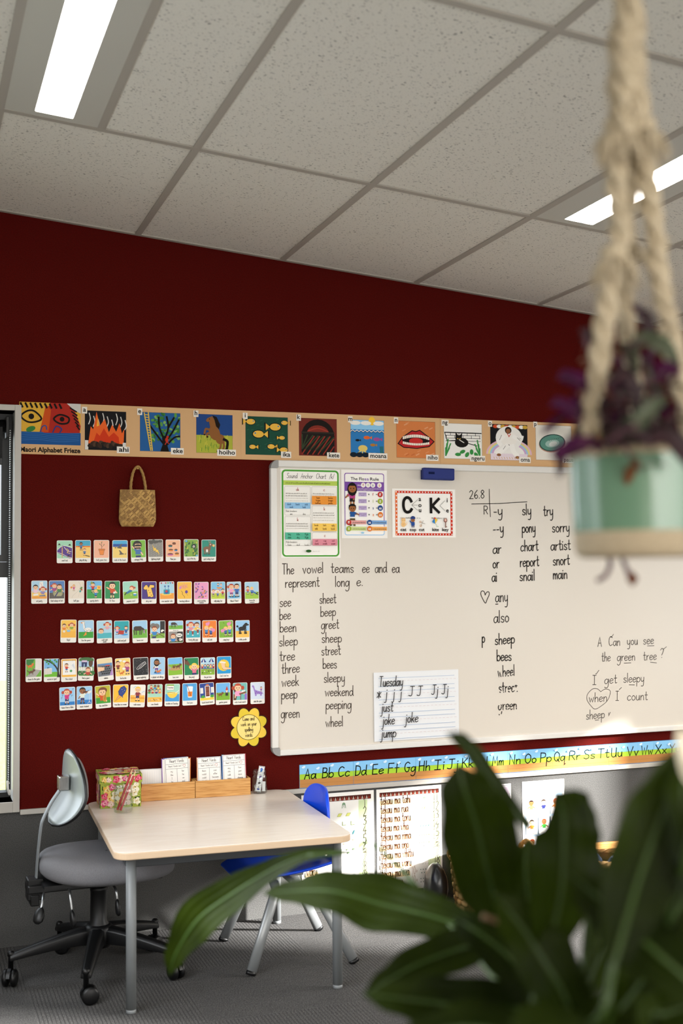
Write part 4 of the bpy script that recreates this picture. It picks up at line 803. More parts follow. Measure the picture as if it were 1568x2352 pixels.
for xa, xb, pics, lab in SHEETS:
    a, b_ = on_wall(xa, 980).x, on_wall(xb, 1005).x; W_ = (b_-a)*1000; t = thing('frieze_sheet', lab, 'poster', (a, -.0016, FZ0), group='sheets of the alphabet frieze')
    c = Canvas(); c.sheet([(0, 0), (W_, 0), (W_, 200), (0, 200)], TANP, .0008); c.build('paper', 'printed_matt', t)
    if xa == 44:
        c = Canvas(); c.y = -.0001; c.oy = 80; c.oy = 78; pic_title(c); c.mb.v = [Vector((v.x*1.65, v.y, .200-(.198-v.z)*1.72)) for v in c.mb.v]; c.build('picture', 'printed_matt', t)
        c = Canvas(); c.y = -.0003; c.type('Maori Alphabet Frieze', 4, 9, 26, BK, .034, 226); c.build('title', 'printed_matt', t)
    for q0, q1, le, wo, fn in pics:  # one picture per letter
        p0 = on_wall(q0[0], q0[1]); p1 = on_wall(q1[0], q1[1]); sx = (p1.x-p0.x)*10; sz = (p0.z-p1.z)*10
        c = Canvas(step=.00002); c.y = -.0001; c.rect(-.5,-.5,100.5,100.5, '#4a4038'); fn(c)
        c.mb.v = [Vector((v.x*sx, v.y, v.z*sz)) for v in c.mb.v]; c.build('picture', 'printed_matt', t, (p0.x-a, 0, p1.z-FZ0))
        lw_ = 20 if len(le) == 1 else 34; c = Canvas(); c.y = -.0020; c.rect(-12, -16, lw_-12, 10, '#e6e0d6'); c.type(le, lw_/2-12, -9, 26, BK, .022, None, 'c'); c.build('letter_label', 'printed_matt', t, (p0.x-a, 0, p0.z-FZ0+.004))
        ww = {'ahi': 46, 'eke': 48, 'hoiho': 74, 'ika': 40, 'kete': 54, 'moana': 82, 'niho': 54, 'ngeru': 70, 'oma': 54, 'paua': 60, 'ra': 30}[wo]
        c = Canvas(); c.y = -.0020; c.rect(-ww+10, -11, 14, 15, '#e6e0d6'); c.type(wo, 10, -5, 26, BK, .022, ww-8, 'r'); c.build('word_label', 'printed_matt', t, (p1.x-a, 0, p1.z-FZ0))

# ------------------------------------------------------------------ woven flax bag on the wall
noisy('flax', '#7d5a2a', '#b48c4c', 60, .7, .5, .002); mat('flax_light', '#b8904e', .65); mat('flax_dark', '#8a6430', .65); mat('flax_rope', '#a27c40', .7)
p = on_wall(313, 1168); t = thing('woven_bag', 'small woven flax bag hanging by its handle on the red wall', 'bag', (p.x, -.024, p.z))
HW, HH = .0715, .072
def bagp(u, v, s_):       # pillow front or back
    x = (u*2-1)*HW*(1-.05*v*v+.02*(1-v)); z = (v*2-1)*HH
    rx = 1-abs(u*2-1)**3; rz = (1-abs(v*2-1)**4) if v < .5 else 1-.35*((v-.5)*2)**2
    if v < .25: x *= 1-.16*((.25-v)/.25)**2.2
    return Vector((x, s_*(.004+.017*rx*rz), z))
b_ = MB(); b_.grid(lambda u, v: bagp(u, v, -1), 20, 20); b_.grid(lambda u, v: bagp(1-u, v, 1), 20, 20); b_.build('body', 'flax', t)
wv = MB(); NU = 9; rr = random.Random(12)
for i in range(-NU, NU*2):
    for j in range(-NU, NU*2):
        uc, vc = (i+j)/(2*NU)+.02, (i-j)/(2*NU)+.5
        if not (.03 < uc < .97 and .02 < vc < .98): continue
        d = .36/NU; e = .20/NU; ax = (1, 1) if i % 2 else (1, -1)
        P = [bagp(min(.995, max(.005, uc+a*d*ax[0]+q*e*ax[0])), min(.995, max(.005, vc+a*d*ax[1]-q*e*ax[1])), -1)+Vector((0, -.0014-.0012*(i % 2), 0)) for a, q in ((-1,-.9),(1,-.9),(1,.9),(-1,.9))]
        P2 = [v_+Vector((0, .0014, 0)) for v_ in P]; wv.add(P+P2, [(0,1,2,3),(4,7,6,5),(0,4,5,1),(1,5,6,2),(2,6,7,3),(3,7,4,0)], rr.choice([0, 0, 1, 1, 2]))
wv.build('weave', ['flax_light', 'flax', 'flax_dark'], t)
for k, off in enumerate((-.004, .006)):
    hd = MB(); P = catmull([(-.026, off, .066), (-.025, off, .10), (-.017, off, .140), (-.004, off, .162), (.006, off, .162), (.020, off, .138), (.029, off, .10), (.033, off, .064)], 9)
    for ph in (0, 2.09, 4.19): hd.tube([q+Vector((.0026*cos(i*.55+ph), .0026*sin(i*.55+ph), 0)) for i, q in enumerate(P)], .0026, 6)
    hd.build('handle', 'flax_rope', t)
o = MB().lathe([(0, -.030), (.0036, -.030), (.0042, -.026), (.0022, -.022), (.0022, -.008), (.001, 0)], 10, 0, None, Matrix.Translation((p.x+.001, 0, p.z+.156)) @ Matrix.Rotation(-PI/2, 4, 'X')).build('push_pin', 'flax_light')
tag(o, 'small push pin holding up the woven bag', 'pin')
# ------------------------------------------------------------------ whiteboard
BW = 2.44
t = thing('whiteboard', 'large white framed whiteboard covered in handwritten words', 'whiteboard', (0, 0, Z0)); WB = t
BY = -.016
MB().box((.018, BY, .018), (BW-.02, -.002, 1.18)).build('writing_surface', 'board_white', t)
def rail(lo, hi): return bevel(MB().box(lo, hi).build('frame_rail', 'white_gloss', t), .004, 3)
rail((.032, -.026, 1.172), (BW-.032, 0, 1.2)); rail((.032, -.026, 0), (BW-.032, 0, .024)); rail((0, -.026, .032), (.028, 0, 1.168)); rail((BW-.028, -.026, .032), (BW, 0, 1.168))
def corner(cx, cz, a0):
    arc = [(.032*cos(a0+PI/2*k/6), .032*sin(a0+PI/2*k/6)) for k in range(7)]; mb = MB()
    mb.prism([(0, 0)]+arc, -.0003, .028, 0, None, Matrix(((1, 0, 0, cx), (0, 0, -1, 0), (0, 1, 0, cz), (0, 0, 0, 1)))); mb.build('frame_corner', 'corner_grey', t)
corner(.032, .032, PI); corner(.032, 1.168, PI/2); corner(BW-.032, .032, -PI/2); corner(BW-.032, 1.168, 0)
WY = BY-.0006
def writer(items, off, sc, xh, color, wd, slant=.0):
    """items: (text, x0, baseline0, x1, baseline1) read off the photograph, traced onto the board plane"""
    rg = random.Random(len(items))
    for it in items:
        tx, x0, y0, x1, y1 = it[:5]; er = len(it) > 5 and it[5]
        c = Canvas(u=1.0, step=.00002); c.y = WY
        a = on_wall(off[0]+x0/sc, off[1]+y0/sc, BY); b = on_wall(off[0]+x1/sc, off[1]+y1/sc, BY)
        up_ = on_wall(off[0]+x0/sc, off[1]+(y0-xh*2)/sc, BY)
        c.hand(tx, 0, 0, (up_.z-a.z), color, wd, width=b.x-a.x, slope=(b.z-a.z)/(b.x-a.x), slant=slant, gaps=rg if er else None, k=5)
        c.build('handwritten_word', 'printed_matt', WB, (a.x, 0, a.z-Z0))
def lines(segs, off, sc, wd, color, smooth=0, name='drawn_line'):
    for s_ in segs:
        P = []; c = Canvas(u=1.0, step=.00002); c.y = WY
        for x, y in zip(s_[::2], s_[1::2]): q = on_wall(off[0]+x/sc, off[1]+y/sc, BY); P += [q.x, q.z-Z0]
        c.line(P, wd, color, smooth); c.build(name, 'printed_matt', WB)
O8, S8, O7, S7 = (630, 1280), 3.336, (1060, 1080), 3.0866
INKB, INKG = '#4a4038', '#2a2521'
writer([('The',60,130,150,128),('vowel',215,125,375,118),('teams',432,118,607,117),('ee',672,118,728,117),('and',770,118,862,115),('ea',900,118,958,117),('represent',82,232,345,223),('long',465,225,575,222),('e.',628,220,678,218)], O8, S8, 40, INKB, .0036)
writer([('see',40,380,128,375),('bee',38,480,125,473),('been',40,575,168,570),('sleep',36,683,178,672),('tree',40,795,157,788),('three',55,893,193,880),('week',55,992,187,982),('peep',52,1088,175,1080),('green',50,1232,193,1227)], O8, S8, 41, INKB, .0034)
writer([('sheet',345,355,473,350),('beep',352,455,470,447),('greet',358,550,495,545),('sheep',362,655,515,650),('street',360,752,508,745),('bees',370,853,478,850),('sleepy',378,960,540,953),('weekend',387,1065,605,1060),('peeping',393,1165,590,1158),('wheel',392,1300,525,1293)], O8, S8, 39, INKB, .0034)
writer([('26.8',52,203,162,198)], O7, S7, 29, INKG, .0036); writer([('R',155,312,185,310)], O7, S7, 29, INKG, .0036); lines([[195,135,197,235,203,330],[70,240,265,236,462,224]], O7, S7, .0034, INKG)
writer([('-y',225,318,290,318),('sly',428,318,493,315),('try',578,325,648,318),('--y',222,445,298,440),('pony',427,443,523,438),('sorry',640,440,765,435),('ar',220,592,280,588),('chart',417,575,543,568),('artist',630,568,772,563),('or',220,695,265,692),('report',413,685,548,678),('snort',646,675,765,668),('ai',213,790,250,788),('snail',410,785,518,780),('main',647,772,748,768)], O7, S7, 39, INKG, .0046)
writer([('any',238,935,328,930),('also',226,1083,335,1075)], O7, S7, 43, INKG, .0040); lines([[240,950,256,949]], O7, S7, .004, INKG); lines([[166,885,158,860,140,858,135,880,150,915,168,942,180,915,195,880,190,862,176,866,166,885]], O7, S7, .0036, INKG, 4, 'drawn_heart')
writer([('p',143,1222,164,1220),('sheep',235,1238,375,1225),('bees',248,1352,352,1350),('wheel',255,1465,375,1455,1),('street',262,1575,395,1570,1),('green',258,1700,390,1695,1)], O7, S7, 39, INKG, .0046)
writer([('A',963,1250,992,1250),('Can',1040,1245,1122,1243),('you',1170,1238,1247,1236),('see',1285,1235,1360,1230),('the',990,1355,1053,1353),('green',1100,1352,1228,1348),('tree',1285,1348,1380,1342),('?',1405,1330,1432,1328),('I',922,1520,955,1520),('get',1010,1515,1100,1508),('sleepy',1145,1505,1293,1500),('when',900,1645,1030,1638),('I',1086,1632,1115,1632),('count',1172,1632,1318,1628),('sheep',880,1768,1012,1755)], O7, S7, 33, '#453f39', .0031, .04)
lines([[1055,1183,1060,1184,1075,1163],[1430,1268,1450,1252],[948,1443,952,1446,972,1418],[1115,1556,1132,1540],[1315,1246,1362,1244],[1150,1368,1198,1366],[1336,1361,1380,1366],[1186,1521,1224,1522],[945,1772,970,1770],[1040,1742,1046,1730,1052,1716],[1042,1720,1040,1732]], O7, S7, .0028, '#4a443e')
lines([[985,1570,960,1550,925,1552,890,1590,888,1630,915,1670,945,1694,990,1670,1030,1635,1050,1590,1048,1560,1015,1552,985,1570]], O7, S7, .0026, '#4a443e', 4, 'drawn_heart')

# sheets held on the whiteboard
def on_board(name, lab, cat, TL, BR, fn, Wmm, m='printed_matt', y=BY, paper='#efebe4', kids=None):
    a = on_wall(*TL, y); b = on_wall(*BR, y); W_ = b.x-a.x; H_ = a.z-b.z; s_ = W_*1000/Wmm; Hmm = H_*1000/s_
    t_ = thing(name, lab, cat, (a.x, y-.0016, b.z)); c = Canvas(u=s_*.001); c.sheet([(0, 0), (Wmm, 0), (Wmm, Hmm), (0, Hmm)], paper, .0006)
    c.build('paper', m, t_); c = Canvas(u=s_*.001); c.y = -.0001; fn(c, Wmm, Hmm); c.build('print', m, t_); return t_
def scribble(c, x, y, w_, h, col, n=0, rng=random.Random(3)):
    """a line of tiny unreadable print"""
    xx = x
    while xx < x+w_-2:
        l = rng.uniform(2.5, 9); l = min(l, x+w_-xx); k = max(2, int(l/1.3)); P = []
        for i in range(k+1): P += [xx+l*i/k, y+(h if i % 2 else 0)*rng.uniform(.6, 1)]
        c.line(P, h*.24, col); xx += l+2.2
def p_anchor(c, W_, H):
    c.rr(4, 4, W_-4, H-3, 14, '#4d9a38', 6); c.rr(10, 9, W_-10, H-9, 9, '#f2efe8', 6)
    c.hand('Sound  Anchor  Chart  /k/', W_/2, H-32, 17, '#4a443e', 1.4, center=True, xs=.86, slant=.12)
    c.rect(10, H-56, W_-10, H-40, '#b5cc5c'); scribble(c, 18, H-51, 160, 5, '#6a7a34')
    def box(x0, y0, x1, y1, head, col, bandc, by0, by1, words, tail=None):
        c.frame(x0, y0, x1, y1, 4, .8, '#a8a29a'); c.hand(head, (x0+x1)/2, y1-15, 11, '#a83a34', 1.3, center=True); y = y1-26
        for k in range(2): scribble(c, x0+4, y, (x1-x0)*.85, 4, '#8a847c'); y -= 8
        while y > by1+3: scribble(c, x0+4, y, (x1-x0)*.86, 3.4, '#c4beb4'); y -= 9
        c.rect(x0+.6, by0, x1-.6, by1, bandc)
        for i, r_ in enumerate(words):
            ws = r_.split(); yy = by1-9-(by1-by0-2)/len(words)*i
            for j, w_ in enumerate(ws): c.hand(w_, x0+(x1-x0)*(j+.5)/len(ws), yy, 7, col, .9, center=True, k=2)
        if tail: 
            c.hand(tail[0], x0+4, by0-11, 6.5, '#8a847c', .7, k=2)
            for j, w_ in enumerate(tail[1].split()): c.hand(w_, x0+(x1-x0)*(j+.5)/len(tail[1].split()), by0-21, 6.5, '#6a645c', .7, center=True, k=2)
    box(14, H-158, 106, H-60, 'ck', '#2f4a7a', '#8fbde0', H-136, H-115, ['duck back sick', 'neck luck'], ('Rule breakers:', 'arc disc'))
    box(14, H-262, 106, H-163, 'k', '#1f4a3a', '#58b394', H-241, H-217, ['key kite Kyle', 'skim sky Kyle'], ('Rule breakers:', 'Kate skull koala'))
    box(110, H-122, W_-14, H-60, 'c', '#6a3a1a', '#e8953c', H-121, H-92, ['topic havoc', 'tropic tragic', 'mollusc picnic'])
    box(110, H-213, W_-14, H-126, 'k', '#7a4a1a', '#f3c860', H-212, H-186, ['beak lark ugly', 'milk bank book'])
    box(110, H-262, W_-14, H-217, 'c', '#7a2a3a', '#d98a98', H-261, H-239, ['cat cup cot', 'clank crank scam'])
    c.ell(W_*.45, 19+4, 10, 5, '#2f5a2a'); scribble(c, W_*.52, 21, 24, 2.5, '#b4aea4')
on_board('sound_chart', 'tall green bordered letter sound chart at the board top left', 'poster', (643.5, 1076), (781.5, 1281), p_anchor, 214)
def p_floss(c, W_, H):
    c.rr(14, 13, W_-14, H-14, 10, '#7a4fa0', 5); c.rr(14, 13, W_-14, 60, 10, '#9cc4e4', 5); c.rr(17.5, 16.5, W_-17.5, H-17.5, 8, '#f3f0ea', 5)
    c.type('The Flo', 44, H-46, 19, BK, .02, 64); c.type('ss', 109, H-46, 19, '#7a4fa0', .02, 21); c.type(' Rule', 136, H-46, 19, BK, .02, 42)
    c.rect(17.5, H-94, W_-17.5, H-53, '#7a4fa0'); c.type('When', 75, H-71, 9, WH, .01)
    for x, l, q in ((103,'f','#b5302c'),(126,'l','#8a9a3a'),(149,'s','#2a4a86'),(180,'z','#d9742a')): c.ell(x, H-67, 11, 11, WH, 0, 18); c.type(l, x, H-72, 17, q, .015, None, 'c')
    c.type('comes after a short vowel sound at the end', 74, H-85, 6.4, WH, .01, 114); c.type('of a one syllable word, it is...', 74, H-91.5, 6.4, WH, .01, 80)
    for k, (l, q) in enumerate((('f','#b5302c'),('l','#9aac3c'),('s','#2a4a86'),('z','#d9742a'))):
        y = H-117-k*30; c.rect(80, y, 118, y+18, '#b9a6cc'); c.type('short vowel', 99, y+10, 6, '#4a3f5a', 0, 32, 'c'); c.type('sound', 99, y+3, 6, '#4a3f5a', 0, None, 'c')
        c.type('+', 129, y+4, 15, BK, .02, None, 'c'); c.type(l, 149, y+3, 18, q, .01, None, 'c'); c.type('=', 166, y+4, 14, BK, .02, None, 'c'); c.ell(183, y+9, 12.5, 12.5, q, 0, 18); c.type(l+l, 183, y+3, 17, WH, .02, None, 'c')
    kid(c, 50, H-162, 104, BK, '#b0407e', '#1d1a1c', SK2, long=True, arms=(-140,-100)); kid(c, 50, H-238, 88, BK, '#24518f', '#5a4a2c', SK2, arms=(-20,-20), legs=False); c.poly([36,54, 46,54, 50,80, 54,54, 64,54, 62,88, 38,88], '#5a4a2c')
    for x0, y, l, q, lt in ((22,62,'ff','#b5302c','#e0a09c'),(22,34,'ll','#9aac3c','#c9d48a'),(120,62,'ss','#2a4a86','#7aa4d4'),(120,34,'zz','#d9742a','#eda85a')):
        c.rect(x0+10, y, x0+92, y+17, lt); scribble(c, x0+28, y+5, 60, 5, '#4a443e'); c.ell(x0+10, y+8, 12, 12, q, 0, 18); c.type(l, x0+10, y+3, 16, WH, .02, None, 'c')
    c.ell(96, 24, 8, 4, '#8fc0dc')
on_board('spelling_poster', 'purple bordered spelling rule poster between two other board charts', 'poster', (783, 1078.5), (889.5, 1236.5), p_floss, 217)
def p_ck(c, W_, H):
    c.rect(14, 8, W_-14, H-9, '#c8341f'); c.rect(14, 8, 24, H-9, '#dd6a34'); c.rect(24, 18, W_-24, H-19, '#f1eee8')
    n = 20
    for i in range(n): x = 19+(W_-38)*i/(n-1); c.ell(x, 13, 2.7, 3.3, WH, 0, 8); c.ell(x, H-14, 2.7, 3.3, WH, 0, 8)
    for i in range(1, 11): y = 13+(H-27)*i/11; c.ell(19, y, 2.7, 3.3, WH, 0, 8); c.ell(W_-19, y, 2.7, 3.3, WH, 0, 8)
    c.line([88,H-54,80,H-42,66,H-38,54,H-50,51,H-72,56,H-92,68,H-101,82,H-97,89,H-88], 12.5, BK, 4); c.line([180,H-42,180,H-100], 12.5, BK); c.line([217,H-42,186,H-72,217,H-100], 12, BK)
    for q in ([117,H-47,90,H-70,117,H-92],[90,H-70,117,H-70],[245,H-50,222,H-71,245,H-92]): c.line(q, 1.3, '#3a3632')
    for l, x, y in (('a',128,50),('o',128,76),('u',128,98),('i',257,54),('e',258,98)): c.type(l, x, H-y-2, 27, BK, .02, None, 'c')
    c.type('Use c before a, o, or u.', 84, H-128, 9.5, '#5a544e', 0, 92, 'c'); c.type('Use k before i or e.', 218, H-128, 9.5, '#5a544e', 0, 74, 'c')
    for w_, x, ww in (('cat',50,27),('cop',94,30),('cut',135,26),('kite',200,31),('key',247,30)): c.type(w_, x, 27, 20, BK, .02, ww, 'c')
    c.ell(50, 56, 11, 12, '#efc488'); c.ell(50, 72, 10, 9, '#efc488'); c.poly([41,76,43,85,48,79], '#e8b070'); c.poly([59,76,57,85,52,79], '#e8b070'); [c.ell(x, 73, 1.3, 1.3, BK) for x in (46.5, 53.5)]; c.line([61,52,66,58,65,66], 2, '#efc488', 3); [c.line([46+k*4,60,45+k*4,50], .9, '#c99250') for k in range(3)]
    c.ell(94, 74, 9, 9, SK2); c.poly([84,78,104,78,105,86,98,91,90,91,83,86], '#2a3f7a'); c.rr(86,50,102,66,3,'#2a4f96'); c.line([86,62,80,70], 4, '#2a4f96'); c.line([90,50,90,44], 4, NV); c.line([98,50,98,44], 4, NV); [c.ell(x, 75, 1.1, 1.1, BK) for x in (91, 97)]
    c.line([130,48,142,72], 2, '#a8a29a'); c.line([150,58,128,66], 2, '#a8a29a'); c.frame(124,62,132,70,3,1.5,'#c99250'); c.frame(126,46,134,54,3,1.5,'#c99250')
    c.poly([196,88,184,66,198,58], '#3a86c8'); c.poly([196,88,198,58,210,76], '#e8c23c'); c.poly([196,88,190,77,203,82], '#c8341f'); c.line([198,58,206,52,204,46,214,48], 1.2, '#4a9a5a', 3)
    c.ell(247, 74, 8.5, 9.5, '#8a5a50'); c.ell(247, 75, 5, 6, '#e0b8a8'); c.rect(244.5, 42, 249.5, 66, '#8a6a60'); c.rect(249.5, 44, 254, 48, '#8a6a60')
on_board('letter_poster', 'landscape red dotted border letters poster below the blue eraser', 'poster', (899.5, 1122), (1046, 1234.5), p_ck, 297)
# blue felt eraser
p = on_wall(1003.5, 1089.5, BY-.012); t = thing('board_eraser', 'blue felt board eraser stuck near the top of the whiteboard', 'eraser', (p.x, BY, p.z), (0, .012, 0))
mat('eraser_blue', '#14266e', .75); mat('eraser_felt', '#101c52', .95); mat('eraser_mark', '#0c163f', .7)
bevel(MB().box((-.0735, -.034, -.0255), (.0735, -.012, .0255)).build('grip', 'eraser_blue', t), .005, 3); MB().box((-.0715, -.012, -.0235), (.0715, -.0005, .0235)).build('felt_pad', 'eraser_felt', t)
c = Canvas(); c.y = -.0346; c.rect(-50, -2, -22, 8, '#0c163f'); c.build('stamp', 'printed_matt', t)
st_ = MB(); [st_.tube([(-.070+k*.0064, -.0348, sz*.0215), (-.0665+k*.0064, -.0348, sz*.0215)], .0007, 5) for k in range(22) for sz in (-1, 1)]; st_.build('stitching', 'eraser_mark', t)
# lined handwriting sheet
def p_lined(c, W_, H):
    for k in range(5):
        for ya in ((12+k*31.6)*H/166, (32.5+k*31.6)*H/166):
            if ya < H-3: c.line([11, H-ya-2, W_-10, H-ya-2], .8, '#93a7c4')
        ya = (22+k*31.6)*H/166; [c.line([13+j*9, H-ya, 18+j*9, H-ya], .5, '#c8b0b0') for j in range(20)]
    kw = dict(k=5, slant=.10); I = '#1d1b1a'; Y = H/166
    c.hand('Tuesday', 11, H-34*Y, 21, I, 1.7, width=54, **kw)
    for x in (24, 41, 57): c.hand('j', x, H-62*Y, 22, I, 1.7, **kw)
    c.hand('*', 4, H-66*Y, 26, I, 1.6, **kw)
    for x in (82, 101): c.hand('J', x-5, H-60*Y, 20, I, 1.7, width=13, **kw)
    for x in (134, 158): c.hand('Jj', x-4, H-59*Y, 20, I, 1.7, width=16, **kw)
    for w_, x, y, ww in (('just', 15, 95, 27), ('joke', 17, 126, 28), ('joke', 69, 124, 30), ('jump', 14, 157, 34)): c.hand(w_, x, H-y*Y, 21, I, 1.7, width=ww, **kw)
on_board('lined_sheet', 'blue lined Tuesday handwriting sheet low on the whiteboard', 'paper sheet', (857.5, 1545), (1054, 1691.5), p_lined, 196, 'printed_gloss', BY-.002, '#dedfe0')

# ------------------------------------------------------------------ alphabet strips above the dado
A0, A1 = DADO+.0005, DADO+.0955
cuts = [(687, 811, 'ABC'), (811, 954, 'DEFG'), (954, 1062, 'HIJ'), (1062, 1165.6, 'KLM'), (1165.6, 1268.7, 'NOP'), (1268.7, 1397, 'QRST'), (1397, 1464.6, 'UV'), (1464.6, 1502, 'W'), (1502, 1640, 'XYZ')]
LPX = dict(A=(711,1789),B=(751,1784),C=(788,1780),D=(827,1776),E=(866,1771),F=(902,1766),G=(940,1762),H=(973,1762),I=(1007,1758),J=(1038,1757),K=(1072,1754),L=(1106,1752),M=(1142,1751),N=(1181,1747),O=(1217,1746),P=(1252,1745),Q=(1284,1743),R=(1318,1740),S=(1352,1737),T=(1385,1735),U=(1415,1731),V=(1452,1730),W=(1485,1729),X=(1517,1726),Y=(1549,1724),Z=(1580,1722))
for xa, xb, ls in cuts:
    a, b_ = on_wall(xa, 1780).x, on_wall(xb, 1750).x; W_ = (b_-a)*1000; t = thing('alphabet_strip', f'alphabet strip {ls[0]} to {ls[-1]} on the rail under the whiteboard' if len(ls) > 1 else 'short alphabet strip piece showing only W', 'poster', (a, -.0016, A0), group='alphabet strips under the whiteboard')
    c = Canvas(); c.sheet([(0, 0), (W_, 0), (W_, 95), (0, 95)], '#3f84b8', .0006); c.build('strip', 'printed_matt', t)
    c = Canvas(); c.y = -.0001; e = 1.2; c.rect(e if ls[0] in 'ADHNUW' else 0, 35, W_-.6, 93.6, '#86bfe6'); c.rect(e if ls[0] in 'ADHNUW' else 0, 35, W_-.6, 56, '#a3c93a'); c.rect(e if ls[0] in 'ADHNUW' else 0, 1.6, W_-.6, 35, '#b9824a')
    [c.line([4+k*6, 56, 7.4+k*6, 56], .7, '#4a7a3a') for k in range(int(W_/6))]; [c.line([4+k*6, 17, 7.4+k*6, 17], .7, '#7a5230') for k in range(int(W_/6))]
    for k in range(max(1, int(W_/60))): x = 16+k*62; c.ell(x, 84-(k % 2)*8, 7, 4, '#d4e6f2'); c.ell(x+4, 87-(k % 2)*8, 5, 4, '#d4e6f2')
    c.build('scenery', 'printed_matt', t)
    for l in ls:
        c = Canvas(); c.y = -.0005; p = on_wall(LPX[l][0]-13, 1780); q = on_wall(LPX[l][0]+14, 1780); c.hand(l+l.lower(), 0, 0, 40, '#0f0e0d', 4.4, width=(q.x-p.x)*1000, slant=.10, k=5)
        c.build('letter_pair', 'printed_matt', t, (p.x-a, 0, .036))

# ------------------------------------------------------------------ counting posters and small posters on the grey panel
def icon(c, k, x, y, s):
    if k == 0: c.poly([x-6*s,y-8*s, x-8*s,y-9*s, x-5*s,y+8*s, x,y+11*s, x+5*s,y+8*s, x+8*s,y-9*s, x+6*s,y-8*s, x+3*s,y+3*s, x-3*s,y+3*s], '#7a9a78'); c.line([x-4*s,y-8*s,x+4*s,y+6*s], 1, '#3f5a44'); c.line([x+4*s,y-8*s,x-4*s,y+6*s], 1, '#3f5a44')
    elif k == 1: c.poly([x-9*s,y-5*s, x+3*s,y-5*s, x+9*s,y+5*s, x-3*s,y+5*s], '#d4d678'); c.line([x-9*s,y-5*s,x+3*s,y-5*s,x+9*s,y+5*s,x-3*s,y+5*s], .8, '#7a8a3a', 0, True)
    elif k == 2: c.line([x-5*s,y+7*s,x-5*s,y-5*s,x+7*s,y-4*s], 2*s, '#7a8a4a')
    elif k == 3: c.ell(x, y, 2.6*s, 8*s, '#3f7a80', -25); c.line([x-4*s,y-10*s,x+3*s,y+6*s], .8, '#24484c')
    elif k == 4: c.ell(x, y, 7*s, 4*s, '#d8ac84', -25, 10); c.line([x-6*s,y+2*s,x+6*s,y-2*s], .8, '#8a5a3a')
    elif k == 5: c.ell(x, y, 5*s, 5*s, '#a8c49a', 0, 10); c.line([x-3*s,y-2*s,x,y+3*s,x+3*s,y-1*s], 1, '#4f7a54')
    elif k == 6: c.line([x-3*s,y+5*s,x,y+1*s,x-2*s,y-3*s,x+4*s,y-5*s], 1.8*s, '#8aa48a', 3)
    elif k == 7: c.line([x+2*s,y+6*s,x+2*s,y-3*s,x-2*s,y-5*s,x-3*s,y-1*s], 1.5*s, '#7a9488', 3)
    elif k == 8: c.ell(x, y, 3.4*s, 4.6*s, '#4a6a60', 0, 9)
    else: c.ell(x, y, 2.6*s, 6*s, '#3f6a4c', 0, 9)
MW = ['tahi', 'rua', 'toru', 'wha', 'rima', 'ono', 'whitu', 'waru', 'iwa', 'tekau']
def counting(lab, pxl, pxr, top, second):
    a = on_wall(pxl, 1900).x; b_ = on_wall(pxr, 1900).x; zt = top; zb = zt-.425; W_ = 297; s_ = (b_-a)*1000/W_; H = (zt-zb)*1000/s_
    t = thing('counting_poster', lab, 'poster', (a, -.0016, zb)); c = Canvas(u=s_*.001); c.sheet([(0, 0), (W_, 0), (W_, H), (0, H)], '#ece9e2', .0006); c.rect(W_-64, 2, W_-28 if not second else W_-8, H-34, '#c9d8a8' if not second else '#cfdcb0'); c.build('paper', 'printed_matt', t)
    c = Canvas(u=s_*.001); c.y = -.0002; c.rect(14, H-32, W_-12, H-14, '#4a1f18'); [c.poly([14+k*9.2,H-30,18.6+k*9.2,H-17,23+k*9.2,H-30], '#b8a494' if k % 2 else '#8a3a2c') for k in range(29)]; c.build('woven_border', 'printed_matt', t)
    c = Canvas(u=s_*.001); c.y = -.0002; rh = (H-50)/10.0
    for k in range(10):
        y = H-36-rh*(k+.72); wl = 'tekau ma '+MW[k] if second and k < 9 else ('rua tekau' if second else MW[k]); ww = (9.2*len(wl)+8)*1.12
        c.rect(14, y-4, 14+ww, y+rh*.40, '#e5bf94'); c.hand(wl, 18, y, 38, '#4a2a14', 3.5, width=ww-8, k=3)
        if second: c.hand('10+', 150+4, y, 34, '#a88a7a', 1.6, width=28, k=3)
        c.hand(str(k+1+(10 if second else 0)), W_-(46 if not second else 42), y, 34, '#4a4238', 2.6, k=3, xs=.9)
        n = k+1; x0, x1 = (190, 246) if second else (112, 232); per = 5 if second else 4; rows_ = (n+per-1)//per
        for i in range(n):
            r_, q = divmod(i, per); cnt = min(per, n-r_*per); step = min(26 if not second else 12, (x1-x0)/max(cnt, 1)); sc = (1.15 if not second else .9)*(1 if rows_ == 1 else .62) if not (second and cnt > 2) else .55
            icon(c, k, (x0+x1)/2+(q-(cnt-1)/2)*step*(1.35 if cnt < 4 and not second else 1), y+rh*.28-((r_-(rows_-1)/2)*rh*.36), sc)
    c.build('counting_words', 'printed_matt', t)
counting('counting poster with numbers one to ten behind the blue chair', 692, 858.5, DADO-.0285, False)
counting('counting poster with numbers eleven to twenty beside the first one', 864.5, 1014, DADO-.0285, True)
def p_fam(c, W_, H):
    c.frame(8, 8, W_-8, H-8, 8, 2, '#4a4a7a'); c.rect(12, H-60, W_-12, H-14, '#d8c4d4')
    for k, x in enumerate((W_*.40, W_*.55, W_*.70, W_*.84)): kid(c, x, 24, [110, 120, 76, 90][k], BK if k % 2 else '#3a2a20', ['#e0e4e8', '#5a86c8', '#c87a9a', '#e8c870'][k], NV, [SK2, SK][k % 2])
on_board('family_poster', 'white poster of a drawn family on the grey panel', 'poster', (1088, 1806), (1174, 1910), p_fam, 210, 'printed_matt', 0)
